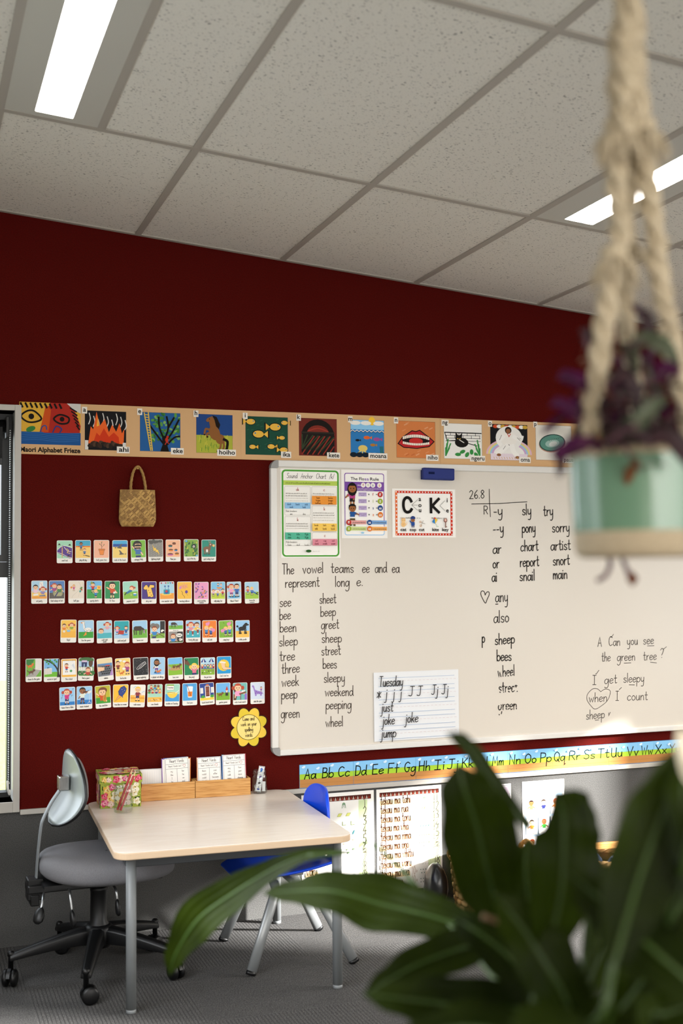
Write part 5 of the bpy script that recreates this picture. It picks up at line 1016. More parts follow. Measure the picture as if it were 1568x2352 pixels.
def p_feel(c, W_, H):
    c.rr(10, 10, W_-10, H-10, 6, '#c4dcf0'); c.hand('feelings', W_/2, H-52, 26, '#eef4f8', 3, center=True)
    for r_ in range(3):
        for q in range(3): x, y = 44+q*61, H-84-r_*84; c.rr(x-27, y-64, x+27, y+12, 3, '#f1efec'); kid(c, x, y-60, 62, ['#2a1d16', '#3a2a20', ORH][(q+r_) % 3], [YE, NV, ORG, GN][(q+2*r_) % 4], NV, [SK2, SK][(q+r_) % 2], legs=False); scribble(c, x-14, y-60, 28, 4, '#a8a29a')
on_board('feelings_poster', 'pale blue poster of small faces on the grey panel', 'poster', (1198, 1796), (1297, 1942), p_feel, 210, 'printed_matt', 0)
# ------------------------------------------------------------------ table
m = mat('pale_wood', '#e2d2c0', .28); N, L, b = nodes(m)
n1 = tex(m, 'ShaderNodeTexNoise', coords(m, (1, 14, 1)), Scale=9.0, Detail=5, Distortion=.4)
L.new(ramp(m, n1.outputs[0], [(.3, '#ecdfd0'), (.7, '#f8efe4')]).outputs[0], b.inputs['Base Color'])
mat('edge_band', '#c9ae90', .45)
TH = .515
t = thing('classroom_table', 'low square table with pale wood top and grey legs', 'table', (-.362, -.468, 0), (0, 0, -.044))
hx, hy = .392, .444
MB().prism(rrect(-hx+.001, -hy+.001, hx-.001, hy-.001, .05, 8), TH-.002, TH, 0, None, None).build('laminate_top', 'pale_wood', t)
bevel(MB().prism(rrect(-hx, -hy, hx, hy, .05, 8), TH-.024, TH-.002, 0).build('tabletop', 'edge_band', t), .003, 2, .9)
LGS = [(-.333, -.376), (.352, -.373), (.343, .402), (-.338, .402)]
ap = MB(); hx2, hy2 = .338, .386
for lo, hi in (((-hx2, -.386, TH-.060), (hx2, -.366, TH-.025)), ((-hx2, .366, TH-.060), (hx2, hy2, TH-.025)), ((-.350, -.37, TH-.060), (-.330, .37, TH-.025)), ((.330, -.37, TH-.060), (.350, .37, TH-.025))): ap.box(lo, hi)
mat('frame_dark', '#2c2f32', .5, .3); bevel(ap.build('under_frame', 'frame_dark', t), .002)
for x, y in LGS:
    l = MB().lathe([(.0001, .012), (.0165, .012), (.0165, TH-.0245), (.0001, TH-.0245)], 24, 0, None, Matrix.Translation((x, y, 0))); o = l.build('leg', 'steel_grey', t)
    MB().lathe([(.0001, 0), (.0155, 0), (.0163, .003), (.0163, .013), (.0001, .013)], 24, 0, None, Matrix.Translation((x, y, 0))).build('foot_cap', 'steel_grey', o)

# ------------------------------------------------------------------ office chair
noisy('seat_fabric', '#5c5b5e', '#706f72', 700, .85, .4, .001); mat('shell_grey', '#7e8583', .32); mat('cushion_grey', '#6d6b6c', .85)
t = thing('office_chair', 'grey upholstered office chair on five black castors left of the table', 'chair', (-.752, -.42, 0), (0, 0, .03))
col = MB().lathe([(.0001, .11), (.034, .11), (.036, .125), (.036, .175), (.029, .185), (.028, .285), (.030, .288), (.030, .300), (.0205, .302), (.0205, .345), (.0001, .345)], 24); col.build('gas_column', 'black_plastic', t)
hub = MB().lathe([(.0001, .095), (.040, .095), (.050, .110), (.050, .160), (.040, .172), (.0001, .172)], 24); hub.build('hub', 'black_plastic', t)
for k in range(5):
    a = math.radians(180+72*k)
    d = Vector((cos(a), sin(a), 0)); nrm = Vector((-d.y, d.x, 0)); mb = MB(); rings = []
    for s_ in range(9):
        u = s_/8; r_ = .035+.265*u; zt = .166-.062*u**1.3; hgt = .058-.036*u; hw = .026-.009*u
        for w_, z in ((-hw, zt-hgt), (-hw*1.0, zt-.010), (-hw*.55, zt), (hw*.55, zt), (hw, zt-.010), (hw, zt-hgt)): rings.append(d*r_+nrm*w_+Vector((0, 0, z)))
    fs = [(i*6+j, i*6+(j+1) % 6, (i+1)*6+(j+1) % 6, (i+1)*6+j) for i in range(8) for j in range(6)]+[(5, 4, 3, 2, 1, 0), tuple(48+j for j in range(6))]
    mb.add(rings, fs, 0, None, True); leg = mb.build('base_leg', 'black_plastic', t); bevel(leg, .003, 2, .5)
    e = d*.295; ca = a+1.2+k*.7; cdv = Vector((cos(ca), sin(ca), 0)); ax = Vector((-cdv.y, cdv.x, 0))
    MB().lathe([(.0001, .050), (.009, .050), (.009, .096), (.012, .098), (.0125, .104), (.0125, .108), (.008, .114), (.0001, .115)], 14, 0, None, Matrix.Translation(e)).build('stem', 'black_plastic', leg)
    cs = MB(); w0 = e+cdv*.012+Vector((0, 0, .0287)); Rm = ax.to_track_quat('Z', 'Y').to_matrix().to_4x4()
    for s_ in (-1, 1): cs.lathe([(.0001, -.009), (.021, -.009), (.0285, -.005), (.0285, .005), (.021, .010), (.0001, .010)], 22, 0, None, Matrix.Translation(w0+ax*s_*.014) @ Rm)
    hood = [w0+ax*w_+Vector((0, 0, .0325*sin(q)))+cdv*(.0325*cos(q)) for q in [.2+PI*.85*i/8 for i in range(9)] for w_ in (-.006, .006)]
    cs.add(hood+[h+(h-w0).normalized()*-.004 for h in hood], [(2*i, 2*i+1, 2*i+3, 2*i+2) for i in range(8)]+[(18+2*i, 18+2*i+2, 18+2*i+3, 18+2*i+1) for i in range(8)], 0, None, True)
    cs.build('castor', 'black_plastic', leg)
def seatp(rad, z, a):
    cx = cos(a); sy = sin(a); n_ = 2.5; r_ = (abs(cx)**n_+abs(sy)**n_)**(-1/n_)
    x = cx*r_*.235*rad; y = sy*r_*.215*rad*(1-.10*(cx*r_ > 0)*(cx*r_)**2)
    return Vector((x+.028, y, z+.016*(y/.21)**2*.0-.010*max(0, x/.23)**3+.012*max(0, -x/.23)**2*rad))
prof = [(.02, .338), (.70, .338), (.90, .342), (.985, .356), (1.0, .376), (.99, .396), (.94, .414), (.80, .425), (.5, .425), (.25, .421), (.02, .420)]
mb = MB(); mb.grid(lambda u, v: seatp(*prof[round(v*(len(prof)-1))], 2*PI*u), 40, len(prof), 0, None, True, True)
o = mb.build('seat_cushion', 'seat_fabric', t); sd = o.modifiers.new('s', 'SUBSURF'); sd.levels = sd.render_levels = 1
mb = MB(); mb.box((-.20, -.11, .332), (.20, .11, .344)); mb.build('seat_pan', 'black_plastic', t)
mb = MB(); mb.box((-.245, -.045, .306), (.09, .045, .333)); mb.box((-.245, -.030, .280), (-.190, .030, .352)); mb.box((-.235, -.034, .262), (-.205, .034, .300)); bevel(mb.build('tilt_mechanism', 'black_plastic', t), .004)
def lever(P, k_, rad=.0135):
    mb = MB().tube(catmull(P, 4), .0042, 8); o = mb.build('lever', 'silver', t); e = Vector(P[-1]); d = (e-Vector(P[-2])).normalized()
    MB().tube([e-d*.006, e+d*.006, e+d*.022, e+d*.042, e+d*.050], [.005, rad*.75, rad, rad*.9, rad*.4], 10, flat=.55).build('lever_grip', 'black_plastic', o)
lever([(-.190, -.030, .305), (-.200, -.08, .305), (-.205, -.105, .295), (-.212, -.115, .275)], 0, .019)
lever([(-.118, -.04, .328), (-.120, -.13, .326), (-.122, -.155, .312), (-.118, -.165, .268)], 0, .019)
lever([(.030, -.045, .322), (.032, -.12, .322), (.032, -.15, .314), (.034, -.155, .285)], 0, .017)
# backrest: moulded shell with a cushion on its front
def backp(u, v, off):            # u across, v up
    zz = v*2-1; hw = .190*(1-.22*max(0, zz+.2)**1.4)*(max(.0, 1-abs(zz)**3.0))**.5
    y = (u*2-1)*hw
    x = -.062*max(0, -zz)**1.7-.010*max(0, zz)**2+.012*(abs(u*2-1)*hw/.19)**2
    return Vector((x+off, y, zz*.124))
BX_ = Matrix.Translation((-.098, .0, .650)) @ Matrix.Rotation(.05, 4, 'Y') @ Matrix.Rotation(.05, 4, 'Z')
mb = MB(); mb.grid(lambda u, v: BX_ @ backp(u, .004+.992*v, 0), 18, 18); o = mb.build('back_shell', 'shell_grey', t); sm = o.modifiers.new('s', 'SOLIDIFY'); sm.thickness = .007; sm.offset = 0
ed = MB(); loop = [BX_ @ backp(0, .004+.992*k/24, .002) for k in range(25)]+[BX_ @ backp(1, .996-.992*k/24, .002) for k in range(25)]
ed.tube(loop+[loop[0]], .0055, 8, caps=False); ed.build('edge_trim', 'black_plastic', t)
mb = MB(); mb.grid(lambda u, v: BX_ @ (backp(.03+.94*u, .03+.94*v, .006+.024*(max(0, 1-abs(2*u-1)**4)*max(0, 1-abs(2*v-1)**4))**.5)), 18, 18); mb.build('back_cushion', 'cushion_grey', t)
mb = MB(); P = catmull([(-.213, 0, .335), (-.206, 0, .44), (-.197, 0, .52), (-.188, 0, .550), (-.163, 0, .600), (-.134, 0, .642), (-.122, 0, .668)], 5)
mb.tube(P, .020, 10, flat=.22, up=(1, 0, 0)); mb.build('back_bar', 'steel_grey', t)
bevel(MB().box((-.140, -.024, .640), (-.104, .024, .690)).build('back_bracket', 'chrome', t), .004)

# ------------------------------------------------------------------ blue plastic chair
mat('blue_plastic', '#0a49dc', .36); mat('chair_leg', '#8d9091', .38, .45)
t = thing('school_chair', 'small blue plastic chair with grey splayed legs under the table', 'chair', (-.075, -.438, 0), (0, 0, -.02))
def shell(u, s_):
    w_ = u*2-1
    if s_ < .52:                       # seat, front lip to rear
        q = s_/.52; x = -.205+.33*q; z = .318-.022*(1-(2*q-1)**2)*(1-w_*w_*.6)+.012*q-.030*max(0, .18-q)/.18*1.0; hw = .172+.012*sin(PI*q); z += .014*w_*w_*q
    elif s_ < .66:
        q = (s_-.52)/.14; x = .125+.022*sin(q*PI/2); z = .330+.07*q*q+.014*w_*w_*(1-q); hw = .172-.012*q
    else:
        q = (s_-.66)/.34; x = .147+.004*q; z = .40+.195*q; hw = .160*(1-.05*q)*((1-max(0, q-.66)**2/.34**2*.20)) ; z -= .028*abs(w_)**4*q; x -= .028*w_*w_*-1*-1
    return Vector((x, w_*hw, z))
NU_, NS = 17, 30; vs = [shell(i/(NU_-1), j/(NS-1)) for j in range(NS) for i in range(NU_)]; fs = []
for j in range(NS-1):
    for i in range(NU_-1):
        if 17 <= j <= 19 and 4 <= i <= 11: continue
        fs.append((j*NU_+i, j*NU_+i+1, (j+1)*NU_+i+1, (j+1)*NU_+i))
o = MB().add(vs, fs, 0, None, True).build('seat_shell', 'blue_plastic', t); sm = o.modifiers.new('s', 'SOLIDIFY'); sm.thickness = .012; sm.offset = -1; sd = o.modifiers.new('d', 'SUBSURF'); sd.levels = sd.render_levels = 2
for sy in (-1, 1):
    for x0, x1, x2 in ((-.187, -.080, .02), (.191, .058, -.01)):
        A = Vector((x0, sy*.205, .006)); B = Vector((x1, sy*.150, .268)); l = MB(); l.tube([A, A+(B-A)*.5, B, B+Vector((0, -sy*.03, .022))], .0185, 14, flat=.55, up=(0, 1, 0)); o = l.build('leg', 'chair_leg', t)
        f_ = MB(); f_.tube([A-(B-A).normalized()*.004, A+(B-A).normalized()*.010], .0187, 14, flat=.6, up=(0, 1, 0)); f_.build('foot_cap', 'black_plastic', o)
MB().tube([(-.085, 0, .283), (.065, 0, .283)], .011, 12).tube([(-.01, -.13, .283), (-.01, .13, .283)], .011, 12).build('cross_bar', 'chair_leg', t)

# ------------------------------------------------------------------ things on the table
def rose(c, x, y, r, cols, rg):
    for k in range(6): a = k*1.05+rg.random(); c.ell(x+r*.55*cos(a), y+r*.55*sin(a), r*.55, r*.42, cols[k % 2], math.degrees(a), 9)
    for k in range(4): a = k*1.6+rg.random(); c.ell(x+r*.25*cos(a), y+r*.25*sin(a), r*.36, r*.26, cols[2-(k % 2)], math.degrees(a)+60, 8)
    c.ell(x, y, r*.18, r*.15, cols[3], 0, 7)
PALS = [('#c9486e','#e38aa6','#f0b4c0','#9a2c50'), ('#e9b44c','#f2cf7e','#f7e2b0','#c9742c'), ('#ece2c0','#f6f0da','#e0cc90','#c8a85a'), ('#c4304c','#e0607a','#e89aa8','#8a1c38'), ('#e8c0b4','#f2d8c8','#f4e6da','#c98a7a')]
def floral(c, W_, H, seed, base='#a9b44e'):
    rg = random.Random(seed); c.rect(0, 0, W_, H, base)
    cl = lambda x, r, L_: min(max(x, r), L_-r)
    for k in range(int(W_*H/150)):
        x, y = cl(rg.uniform(0, W_), 7, W_), cl(rg.uniform(0, H), 7, H) if H > 16 else H/2; c.ell(x, y, rg.uniform(4, 7), rg.uniform(1.6, 3), rg.choice(['#4a5a28', '#6f8a34', '#8fae44', '#3a4a26', '#c3cc6a']), rg.uniform(0, 180) if H > 16 else 0, 8)
    sp = []
    for k in range(400):
        r = rg.uniform(13, 21) if H > 40 else rg.uniform(10, 15); r = min(r, H*.48)
        x, y = rg.uniform(r, W_-r), rg.uniform(r, H-r) if H > 2*r else H/2
        if all((x-a)**2+(y-b_)**2 > (r+q)**2*.36 for a, b_, q in sp): sp.append((x, y, r)); rose(c, x, y, r*.95, rg.choice(PALS), rg)
    for k in range(int(W_*H/500)): x, y = cl(rg.uniform(0, W_), 3, W_), rg.uniform(2, H-2); c.ell(x, y, 2.4, 1, rg.choice(['#1f2a1c', '#2c3a22']), rg.uniform(0, 180), 6)
BXW, BXD, BXH = .149, .148, .121
t = thing('gift_box', 'floral rose patterned lidded box on the table behind the pencil jar', 'box', (-.628, -.096, TH+.0005), (0, 0, -.06)); xw, yd = BXW/2, BXD/2
mat('box_card', '#8a9440', .6)
def papered(name, lo, hi, seed, top):
    x0, y0, z0 = lo; x1, y1, z1 = hi; o = MB().box(lo, hi).build(name, 'box_card', t)
    W_, D_, H_ = (x1-x0)*1000, (y1-y0)*1000, (z1-z0)*1000
    for ang, w_, org in ((0, W_, (x0, y0-.0002, z0)), (-PI/2, D_, (x0-.0002, y1, z0)), (PI/2, D_, (x1+.0002, y0, z0))):
        c = Canvas(step=.000012); floral(c, w_, H_, seed+int(ang*3)); p_ = c.build('floral_paper', 'printed_matt', o, org, (0, 0, ang))
    if top: c = Canvas(step=.000012); floral(c, W_, D_, seed+9); c.build('floral_paper', 'printed_matt', o, (x0, y0, z1+.0002), (-PI/2, 0, 0))
papered('body', (-xw, -yd, 0), (xw, yd, BXH-.028), 3, False); papered('lid', (-xw-.004, -yd-.004, BXH-.030), (xw+.004, yd+.004, BXH), 21, True)

m = mat('bamboo', '#c58f4d', .5); N, L, b = nodes(m); n1 = tex(m, 'ShaderNodeTexNoise', coords(m, (1.2, 6, 22)), Scale=11.0, Detail=4, Distortion=.5)
L.new(ramp(m, n1.outputs[0], [(.3, '#a9712f'), (.5, '#c48f4c'), (.72, '#d3a262')]).outputs[0], b.inputs['Base Color'])
TRX, TRD, TRH, TW = .109, .036, .065, .006
def tray(x, y, lab):
    t = thing('bamboo_tray', lab, 'tray', (x, y, TH+.0005), (0, 0, -.05), group='bamboo trays at the back of the table')
    for nm, lo, hi in (('front_panel', (-TRX, -TRD, 0), (TRX, -TRD+TW, TRH)), ('back_panel', (-TRX, TRD-TW, 0), (TRX, TRD, TRH)), ('end_panel', (-TRX, -TRD+TW, 0), (-TRX+TW, TRD-TW, TRH)), ('end_panel', (TRX-TW, -TRD+TW, 0), (TRX, TRD-TW, TRH)), ('base', (-TRX+TW, -TRD+TW, 0), (TRX-TW, TRD-TW, TW))): bevel(MB().box(lo, hi).build(nm, 'bamboo', t), .0012)
    return t
tray(-.4410, -.0565, 'bamboo tray holding the blank cards beside the floral box'); tray(-.2215, -.0675, 'bamboo tray holding two word card stacks beside the right jar')
def p_words(c, W_, H, n, words):
    c.frame(2.5, 2.5, W_-2.5, H-2.5, 1, 1.0, '#4a4a52'); c.line([2.5,H-23,W_-2.5,H-23], 1, '#4a4a52'); c.line([2.5,H-41,W_-2.5,H-41], 1, '#4a4a52'); c.line([W_/2,H-41,W_/2,2.5], 1, '#4a4a52')
    c.hand('Heart Words', W_/2, H-17, 12, '#3a3634', 1.2, center=True, xs=.86); c.hand(f'Heart Words List {n}', W_/2-6, H-34, 6.5, '#6a645e', .8, center=True, k=2)
    x, y = W_-17, H-32; c.line([x,y-5,x-5,y+1,x-4,y+5,x-1,y+5,x,y+3,x+1,y+5,x+4,y+5,x+5,y+1], 1, '#b0584e', 3, True)
    for k, w_ in enumerate(words): c.hand(w_, W_*(.27 if k % 2 == 0 else .75), H-54-(k//2)*13, 7, '#6a645e', .8, center=True, k=2)
EDG = ['#c9485a', '#3a8a8e', '#7a4fa0', '#d9742a', '#2f6fb4']
def stack(xc, yb, W_, H_, n, words, place, lean):
    for k in range(4):
        front = k == 0; c = Canvas(); c.sheet([(0, 0), (W_, 0), (W_, H_), (0, H_)], '#efece6', .0012)
        if front: p_words(c, W_, H_, n, words)
        else: c.frame(1.5, 1.5, W_-1.5, H_-1.5, 1, 3, EDG[(k+n) % 5]); c.hand('Heart Words', W_/2, H_-17, 12, '#3a3634', 1.2, center=True, xs=.86)
        dx = [0, -.006, .004, -.003][k]+(lean if k == 1 else 0); o = c.build('word_card', 'printed_matt', None, (xc-W_/2000+dx, yb+.0045*k, TH+.0105), (-.14, [-.03, .0, .03, -.02][k] if n == 1 else [-.015, .02, 0, .012][k], -.05))
        tag(o, f'{"front" if front else ["", "second", "third", "rear"][k]} heart words card of the {place} stack in the bamboo trays', 'card', 'heart words cards in the bamboo trays')
stack(-.393, -.066, 92, 142, 1, ['my','her','the','he','I','we','be','and','no','they'], 'left', -.010)
stack(-.269, -.077, 92, 139, 2, ['there','over','would','after','could','because','should','school','when','people'], 'middle', 0)
stack(-.170, -.082, 90, 144, 3, ['any','four','who','year','walk','move','many','change','talk','know'], 'right', 0)
for k in range(5):
    c = Canvas(); c.sheet([(0, 0), (95, 0), (95, 104), (0, 104)], '#e9e7e4', .0012); [c.line([8+q*9,20,8+q*9,98], .5, '#c9ccd2') for q in range(10)]
    tag(c.build('index_card', 'printed_matt', None, (-.535, -.052+.005*k, TH+.0085), (-.12, [0, .01, -.01, .006, 0][k], -.05)), 'blank white index cards standing in the left bamboo tray behind the floral box', 'card', 'blank index cards in the left tray')

m = mat('jar_glass', '#fff', .02); N, L, b = nodes(m); tr = node(m, 'ShaderNodeBsdfTransparent'); tr.inputs[0].default_value = (.93, .95, .95, 1); gl = node(m, 'ShaderNodeBsdfGlossy', Roughness=.03); ms = node(m, 'ShaderNodeMixShader'); lw_ = node(m, 'ShaderNodeLayerWeight'); fr = ramp(m, lw_.outputs['Facing'], [(0, .03), (.6, .07), (1, .6)])
L.new(fr.outputs[0], ms.inputs[0]); L.new(tr.outputs[0], ms.inputs[1]); L.new(gl.outputs[0], ms.inputs[2]); L.new(ms.outputs[0], N['Material Output'].inputs[0])
def jar(x, y, R_, H_, lab, facets):
    t = thing('glass_jar', lab, 'jar', (x, y, TH+.0005)); body = [(.0001, 0), (R_*.86, 0), (R_*.96, H_*.03), (R_, H_*.08), (R_, H_*.70), (R_*.93, H_*.78), (R_*.86, H_*.82), (R_*.86, H_*.84)]
    inner = [(R_*.83, H_*.83), (R_*.90, H_*.76), (R_*.955, H_*.69), (R_*.955, H_*.10), (R_*.85, H_*.055), (.0001, H_*.055)]
    o = MB().lathe(body+inner, facets, 0).build('body', 'jar_glass', t)
    if facets <= 12:
        for p_ in o.data.polygons: p_.use_smooth = False
    neck = [(R_*.86, H_*.84), (R_*.97, H_*.845), (R_*.98, H_*.87), (R_*.90, H_*.885), (R_*.90, H_*.905), (R_*.98, H_*.92), (R_*.97, H_*.945), (R_*.90, H_*.955), (R_*.92, H_*.985), (R_*.90, H_), (R_*.85, H_), (R_*.83, H_*.83)]
    MB().lathe(neck, 32, 0).build('screw_rim', 'jar_glass', t); return t
jar(-.638, -.252, .0345, .100, 'clear glass jar with two red pencils in front of the floral box', 10)
jar(-.071, -.086, .0300, .090, 'clear glass jar with a printed strip at the right of the trays', 32)
mat('pencil_red', '#b3171a', .35); mat('pencil_wood', '#d8b083', .6); mat('pencil_lead', '#d9d2c8', .5)
def pencil(A, B, lab):
    A = Vector(A); B = Vector(B); d = B-A; Lg = d.length; t = thing('red_pencil', lab, 'pencil', A, d.to_track_quat('Z', 'Y').to_euler(), group='red pencils in the jar')
    MB().lathe([(.0001, 0), (.0044, 0), (.0044, Lg-.020), (.0001, Lg-.0199)], 6, 0, None, None, False).build('barrel', 'pencil_red', t)
    MB().lathe([(.0043, Lg-.020), (.0014, Lg-.004)], 10, 0).build('sharpened_wood', 'pencil_wood', t); MB().lathe([(.0014, Lg-.004), (.0002, Lg)], 8, 0).build('lead', 'pencil_lead', t)
pencil((-.659, -.252, TH+.009), (-.601, -.240, TH+.152), 'red pencil in the left jar, the higher pointing left one'); pencil((-.650, -.264, TH+.009), (-.592, -.254, TH+.148), 'red pencil in the left jar, leaning furthest right')
c = Canvas(); c.sheet([(0, 0), (24, 0), (24, 100), (0, 100)], '#e4e2e0', .0006); c.frame(1.5,1.5,22.5,98.5,.5,.8,'#4a4a52')
for k in range(4): c.line([2,24*k+26,22,24*k+26], .6, '#4a4a52'); c.ell(12, 24*k+10, 6, 4, ['#3a4a8a','#3a3632','#6a5a8a','#3a6fb0'][k], 20*k); c.hand(['ab','ir','ow','ee'][k], 12, 24*k+16, 6, BK, .8, center=True, k=2)
c.poly([4,86,20,86,12,95], '#5a7ac0'); tag(c.build('picture_strip', 'printed_matt', None, (-.090, -.083, TH+.0075), (-.03, .19, -.05)), 'narrow printed picture strip standing in the right glass jar', 'paper strip')
c = Canvas(); c.sheet([(0, 0), (13, 0), (13, 38), (0, 38)], '#efece8', .0006); tag(c.build('paper_slip', 'printed_matt', None, (-.063, -.093, TH+.0075), (-.05, .0, -.6)), 'small blank white paper slip low in the right glass jar', 'paper strip')

# ------------------------------------------------------------------ baskets on the floor by the wall
noisy('wicker', '#a5763f', '#c99b5f', 80, .75, .4, .002); mat('wicker_dark', '#7a5128', .8); mat('wicker_light', '#d0a56c', .7)
def basket(name_lab, x, y, R0, R1, H_, handles=True, sx=1):
    t = thing('wicker_basket', name_lab, 'basket', (x, y, 0)); NR = int(H_/.026); NB = 26
    b_ = MB()
    for i in range(NR):
        z = .014+i*.026; Rm = R0+(R1-R0)*z/H_
        for k in range(NB):
            a0 = 2*PI*(k+(i % 2)*.5)/NB; P = []
            for q in range(5): a = a0+2*PI/NB*(q/4)*1.08; rr_ = Rm+.006*sin(PI*q/4); P.append((rr_*cos(a)*sx, rr_*sin(a), z+.002*cos(PI*q/4)))
            b_.tube(P, [.006, .0125, .0145, .0125, .006], 6, (k*7+i*3) % 3)
    b_.build('woven_side', ['wicker', 'wicker_light', 'wicker_dark'], t)
    MB().lathe([(R0*.9, .004), (R0-.004, .012), (R1-.004, H_-.01), (R1-.010, H_-.01), (R0-.012, .016), (.0001, .014), (.0001, .004)], 28, 0, None, Matrix.Diagonal((sx, 1, 1, 1))).build('liner', 'wicker_dark', t)
    rm = MB(); NN = 60
    for ph in (0, 2.09, 4.19): rm.tube([((R1+.008*cos(k*.9+ph))*cos(2*PI*k/NN)*sx, (R1+.008*cos(k*.9+ph))*sin(2*PI*k/NN), H_+.008*sin(k*.9+ph)) for k in range(NN+1)], .0085, 6)
    rm.build('rim', 'wicker_light', t)
    for s_ in (-1, 1) if handles else ():
        P = catmull([(s_*R1*sx, -.05, H_), (s_*(R1+.012)*sx, -.048, H_+.03), (s_*(R1+.014)*sx, 0, H_+.052), (s_*(R1+.012)*sx, .048, H_+.03), (s_*R1*sx, .05, H_)], 6); hd = MB()
        for ph in (0, PI): hd.tube([Vector(p_)+Vector((.006*cos(k*.8+ph), 0, .006*sin(k*.8+ph))) for k, p_ in enumerate(P)], .008, 6)
        hd.build('handle', 'wicker', t)
    return t
basket('taller wicker basket with loop handles on the floor left of the other basket', .885, -.205, .135, .155, .200)
basket('wicker basket holding fabric and a wooden block, right of the taller basket', 1.445, -.185, .125, .140, .150, False)
noisy('print_fabric', '#9aa8c4', '#2c3a66', 40, .9, .2, lo=.45, hi=.55); mat('denim', '#22304a', .9)
def cloth(x, y, z, sx, sy, sz, m_, lab, seed, cat='fabric', nm='folded_fabric'):
    mb = MB()
    def fn(u, v):
        th, ph = 2*PI*u, PI*(v*.998+.001); d = Vector((sin(ph)*cos(th), sin(ph)*sin(th), -cos(ph))); r_ = 1+.22*noise.noise(d*2.3+Vector((seed, 0, 0)))+.08*noise.noise(d*6+Vector((0, seed, 0))); return Vector((d.x*sx*r_, d.y*sy*r_, d.z*sz*r_))
    mb.grid(fn, 28, 18, 0, None, True, True); tag(mb.build(nm, m_, None, (x, y, z)), lab, cat)
cloth(1.480, -.205, .092, .040, .060, .060, 'print_fabric', 'blue and white patterned fabric bundled in the right basket', 3); cloth(1.388, -.185, .094, .038, .060, .075, 'denim', 'dark blue fabric bundled in the right basket', 8); cloth(.885, -.205, .105, .085, .085, .075, 'wicker_light', 'pale tan cloth bundled inside the taller basket', 5)
t_ = bevel(MB().box((-.125, -.010, -.014), (.125, .010, .014)).build('wooden_block', 'bamboo', None, (1.445, -.110, .1815), (0, 0, -.12)), .003); tag(t_, 'long wooden block resting across the rim of the right basket', 'block')
mat('bag_black', '#0c0d0e', .3)
def fnb(u, v):
    th, ph = 2*PI*u, PI*(v*.998+.001); d = Vector((sin(ph)*cos(th), sin(ph)*sin(th), -cos(ph))); r_ = 1+.10*noise.noise(d*2.5); return Vector((d.x*.048*r_, d.y*.060*r_, max(-.085, d.z*.095*r_)))
mb = MB(); mb.grid(fnb, 26, 18, 0, None, True, True); tag(mb.build('black_bag', 'bag_black', None, (.672, -.12, .086)), 'shiny black bag slumped on the floor beside the taller basket', 'bag')
# ------------------------------------------------------------------ peace lily in a tall planter, close to the camera
def leafmat(name, c0, c1, rough=.35, trans=.25, scale=9):
    m = mat(name, c0, rough, 0, Specular_IOR_Level=.14); N, L, b = nodes(m); n = tex(m, 'ShaderNodeTexNoise', coords(m), Scale=scale, Detail=3); r = ramp(m, n.outputs[0], [(.35, c0), (.68, c1)]); L.new(r.outputs[0], b.inputs['Base Color'])
    w_ = tex(m, 'ShaderNodeTexWave', coords(m), Scale=40.0, Distortion=3.0); bump(m, w_.outputs['Fac'], .12, .002)
    tl = node(m, 'ShaderNodeBsdfTranslucent'); L.new(r.outputs[0], tl.inputs[0]); ms = node(m, 'ShaderNodeMixShader'); ms.inputs[0].default_value = trans
    L.new(b.outputs[0], ms.inputs[1]); L.new(tl.outputs[0], ms.inputs[2]); L.new(ms.outputs[0], N['Material Output'].inputs[0]); return m
leafmat('lily_leaf', '#172102', '#2a3804', .46, .3); mat('lily_stalk', '#34491a', .45); mat('lily_rib', '#38501a', .4); mat('spathe_cream', '#e6ddc6', .5); mat('dry_stalk', '#7d6248', .7)
mat('planter_grey', '#6b6a66', .6); noisy('soil', '#1f1711', '#33261b', 120, 1, .8, .004)
def blade(mb, P, Wd, face, fold=.22, wave=.0, rib=True, nw=7, seg=5, tipcurl=0):
    """leaf blade along P with half widths Wd; face = rough direction the upper side looks to"""
    n = len(P); C_ = catmull(P, seg); m_ = len(C_); ws = []
    for i in range(m_):
        t = i/seg; k = min(int(t), n-2); f_ = t-k; f_ = f_*f_*(3-2*f_); ws.append(Wd[k]*(1-f_)+Wd[k+1]*f_)
    vs = []; ribs = []
    for i, p in enumerate(C_):
        tg = (C_[min(i+1, m_-1)]-C_[max(i-1, 0)]).normalized(); sd = tg.cross(Vector(face)); sd = sd.normalized() if sd.length > 1e-6 else Vector((1, 0, 0)); up_ = sd.cross(tg)
        for j in range(nw):
            u = j/(nw-1)*2-1; vs.append(p+sd*(u*ws[i])+up_*(abs(u)**1.3*ws[i]*fold+wave*ws[i]*sin(i*1.1+u*1.5)*abs(u)+(.024*ws[i]*sin(u*17+i*.15) if nw > 9 else 0)))
        ribs.append(p+up_*.0008)
    mb.add(vs, [(i*nw+j, i*nw+j+1, (i+1)*nw+j+1, (i+1)*nw+j) for i in range(m_-1) for j in range(nw-1)], 0, None, True)
    if rib: mb.tube(ribs, [max(.0004, min(.0022, w_*.07)) for w_ in ws], 5, 1)
PL = at_depth(1345, 2430, 1.28); PX, PY, PZ = PL.x, PL.y, PL.z
t = thing('peace_lily', 'leafy green peace lily in a tall grey planter nearest the camera', 'potted plant', (PX, PY, 0)); LILY = t; O_ = Vector((PX, PY, 0))
pr = [(.0001, 0), (.105, 0), (.112, .01), (.140, PZ-.05), (.148, PZ-.045), (.148, PZ-.025), (.138, PZ-.025), (.132, PZ-.06), (.0001, PZ-.06)]
MB().lathe(pr[:-1]+[(.10, .30), (.0001, .30)], 40).build('planter', 'planter_grey', t); MB().lathe([(.0001, PZ-.055), (.06, PZ-.050), (.1315, PZ-.058)], 32).build('soil', 'soil', t)
rg = random.Random(11)
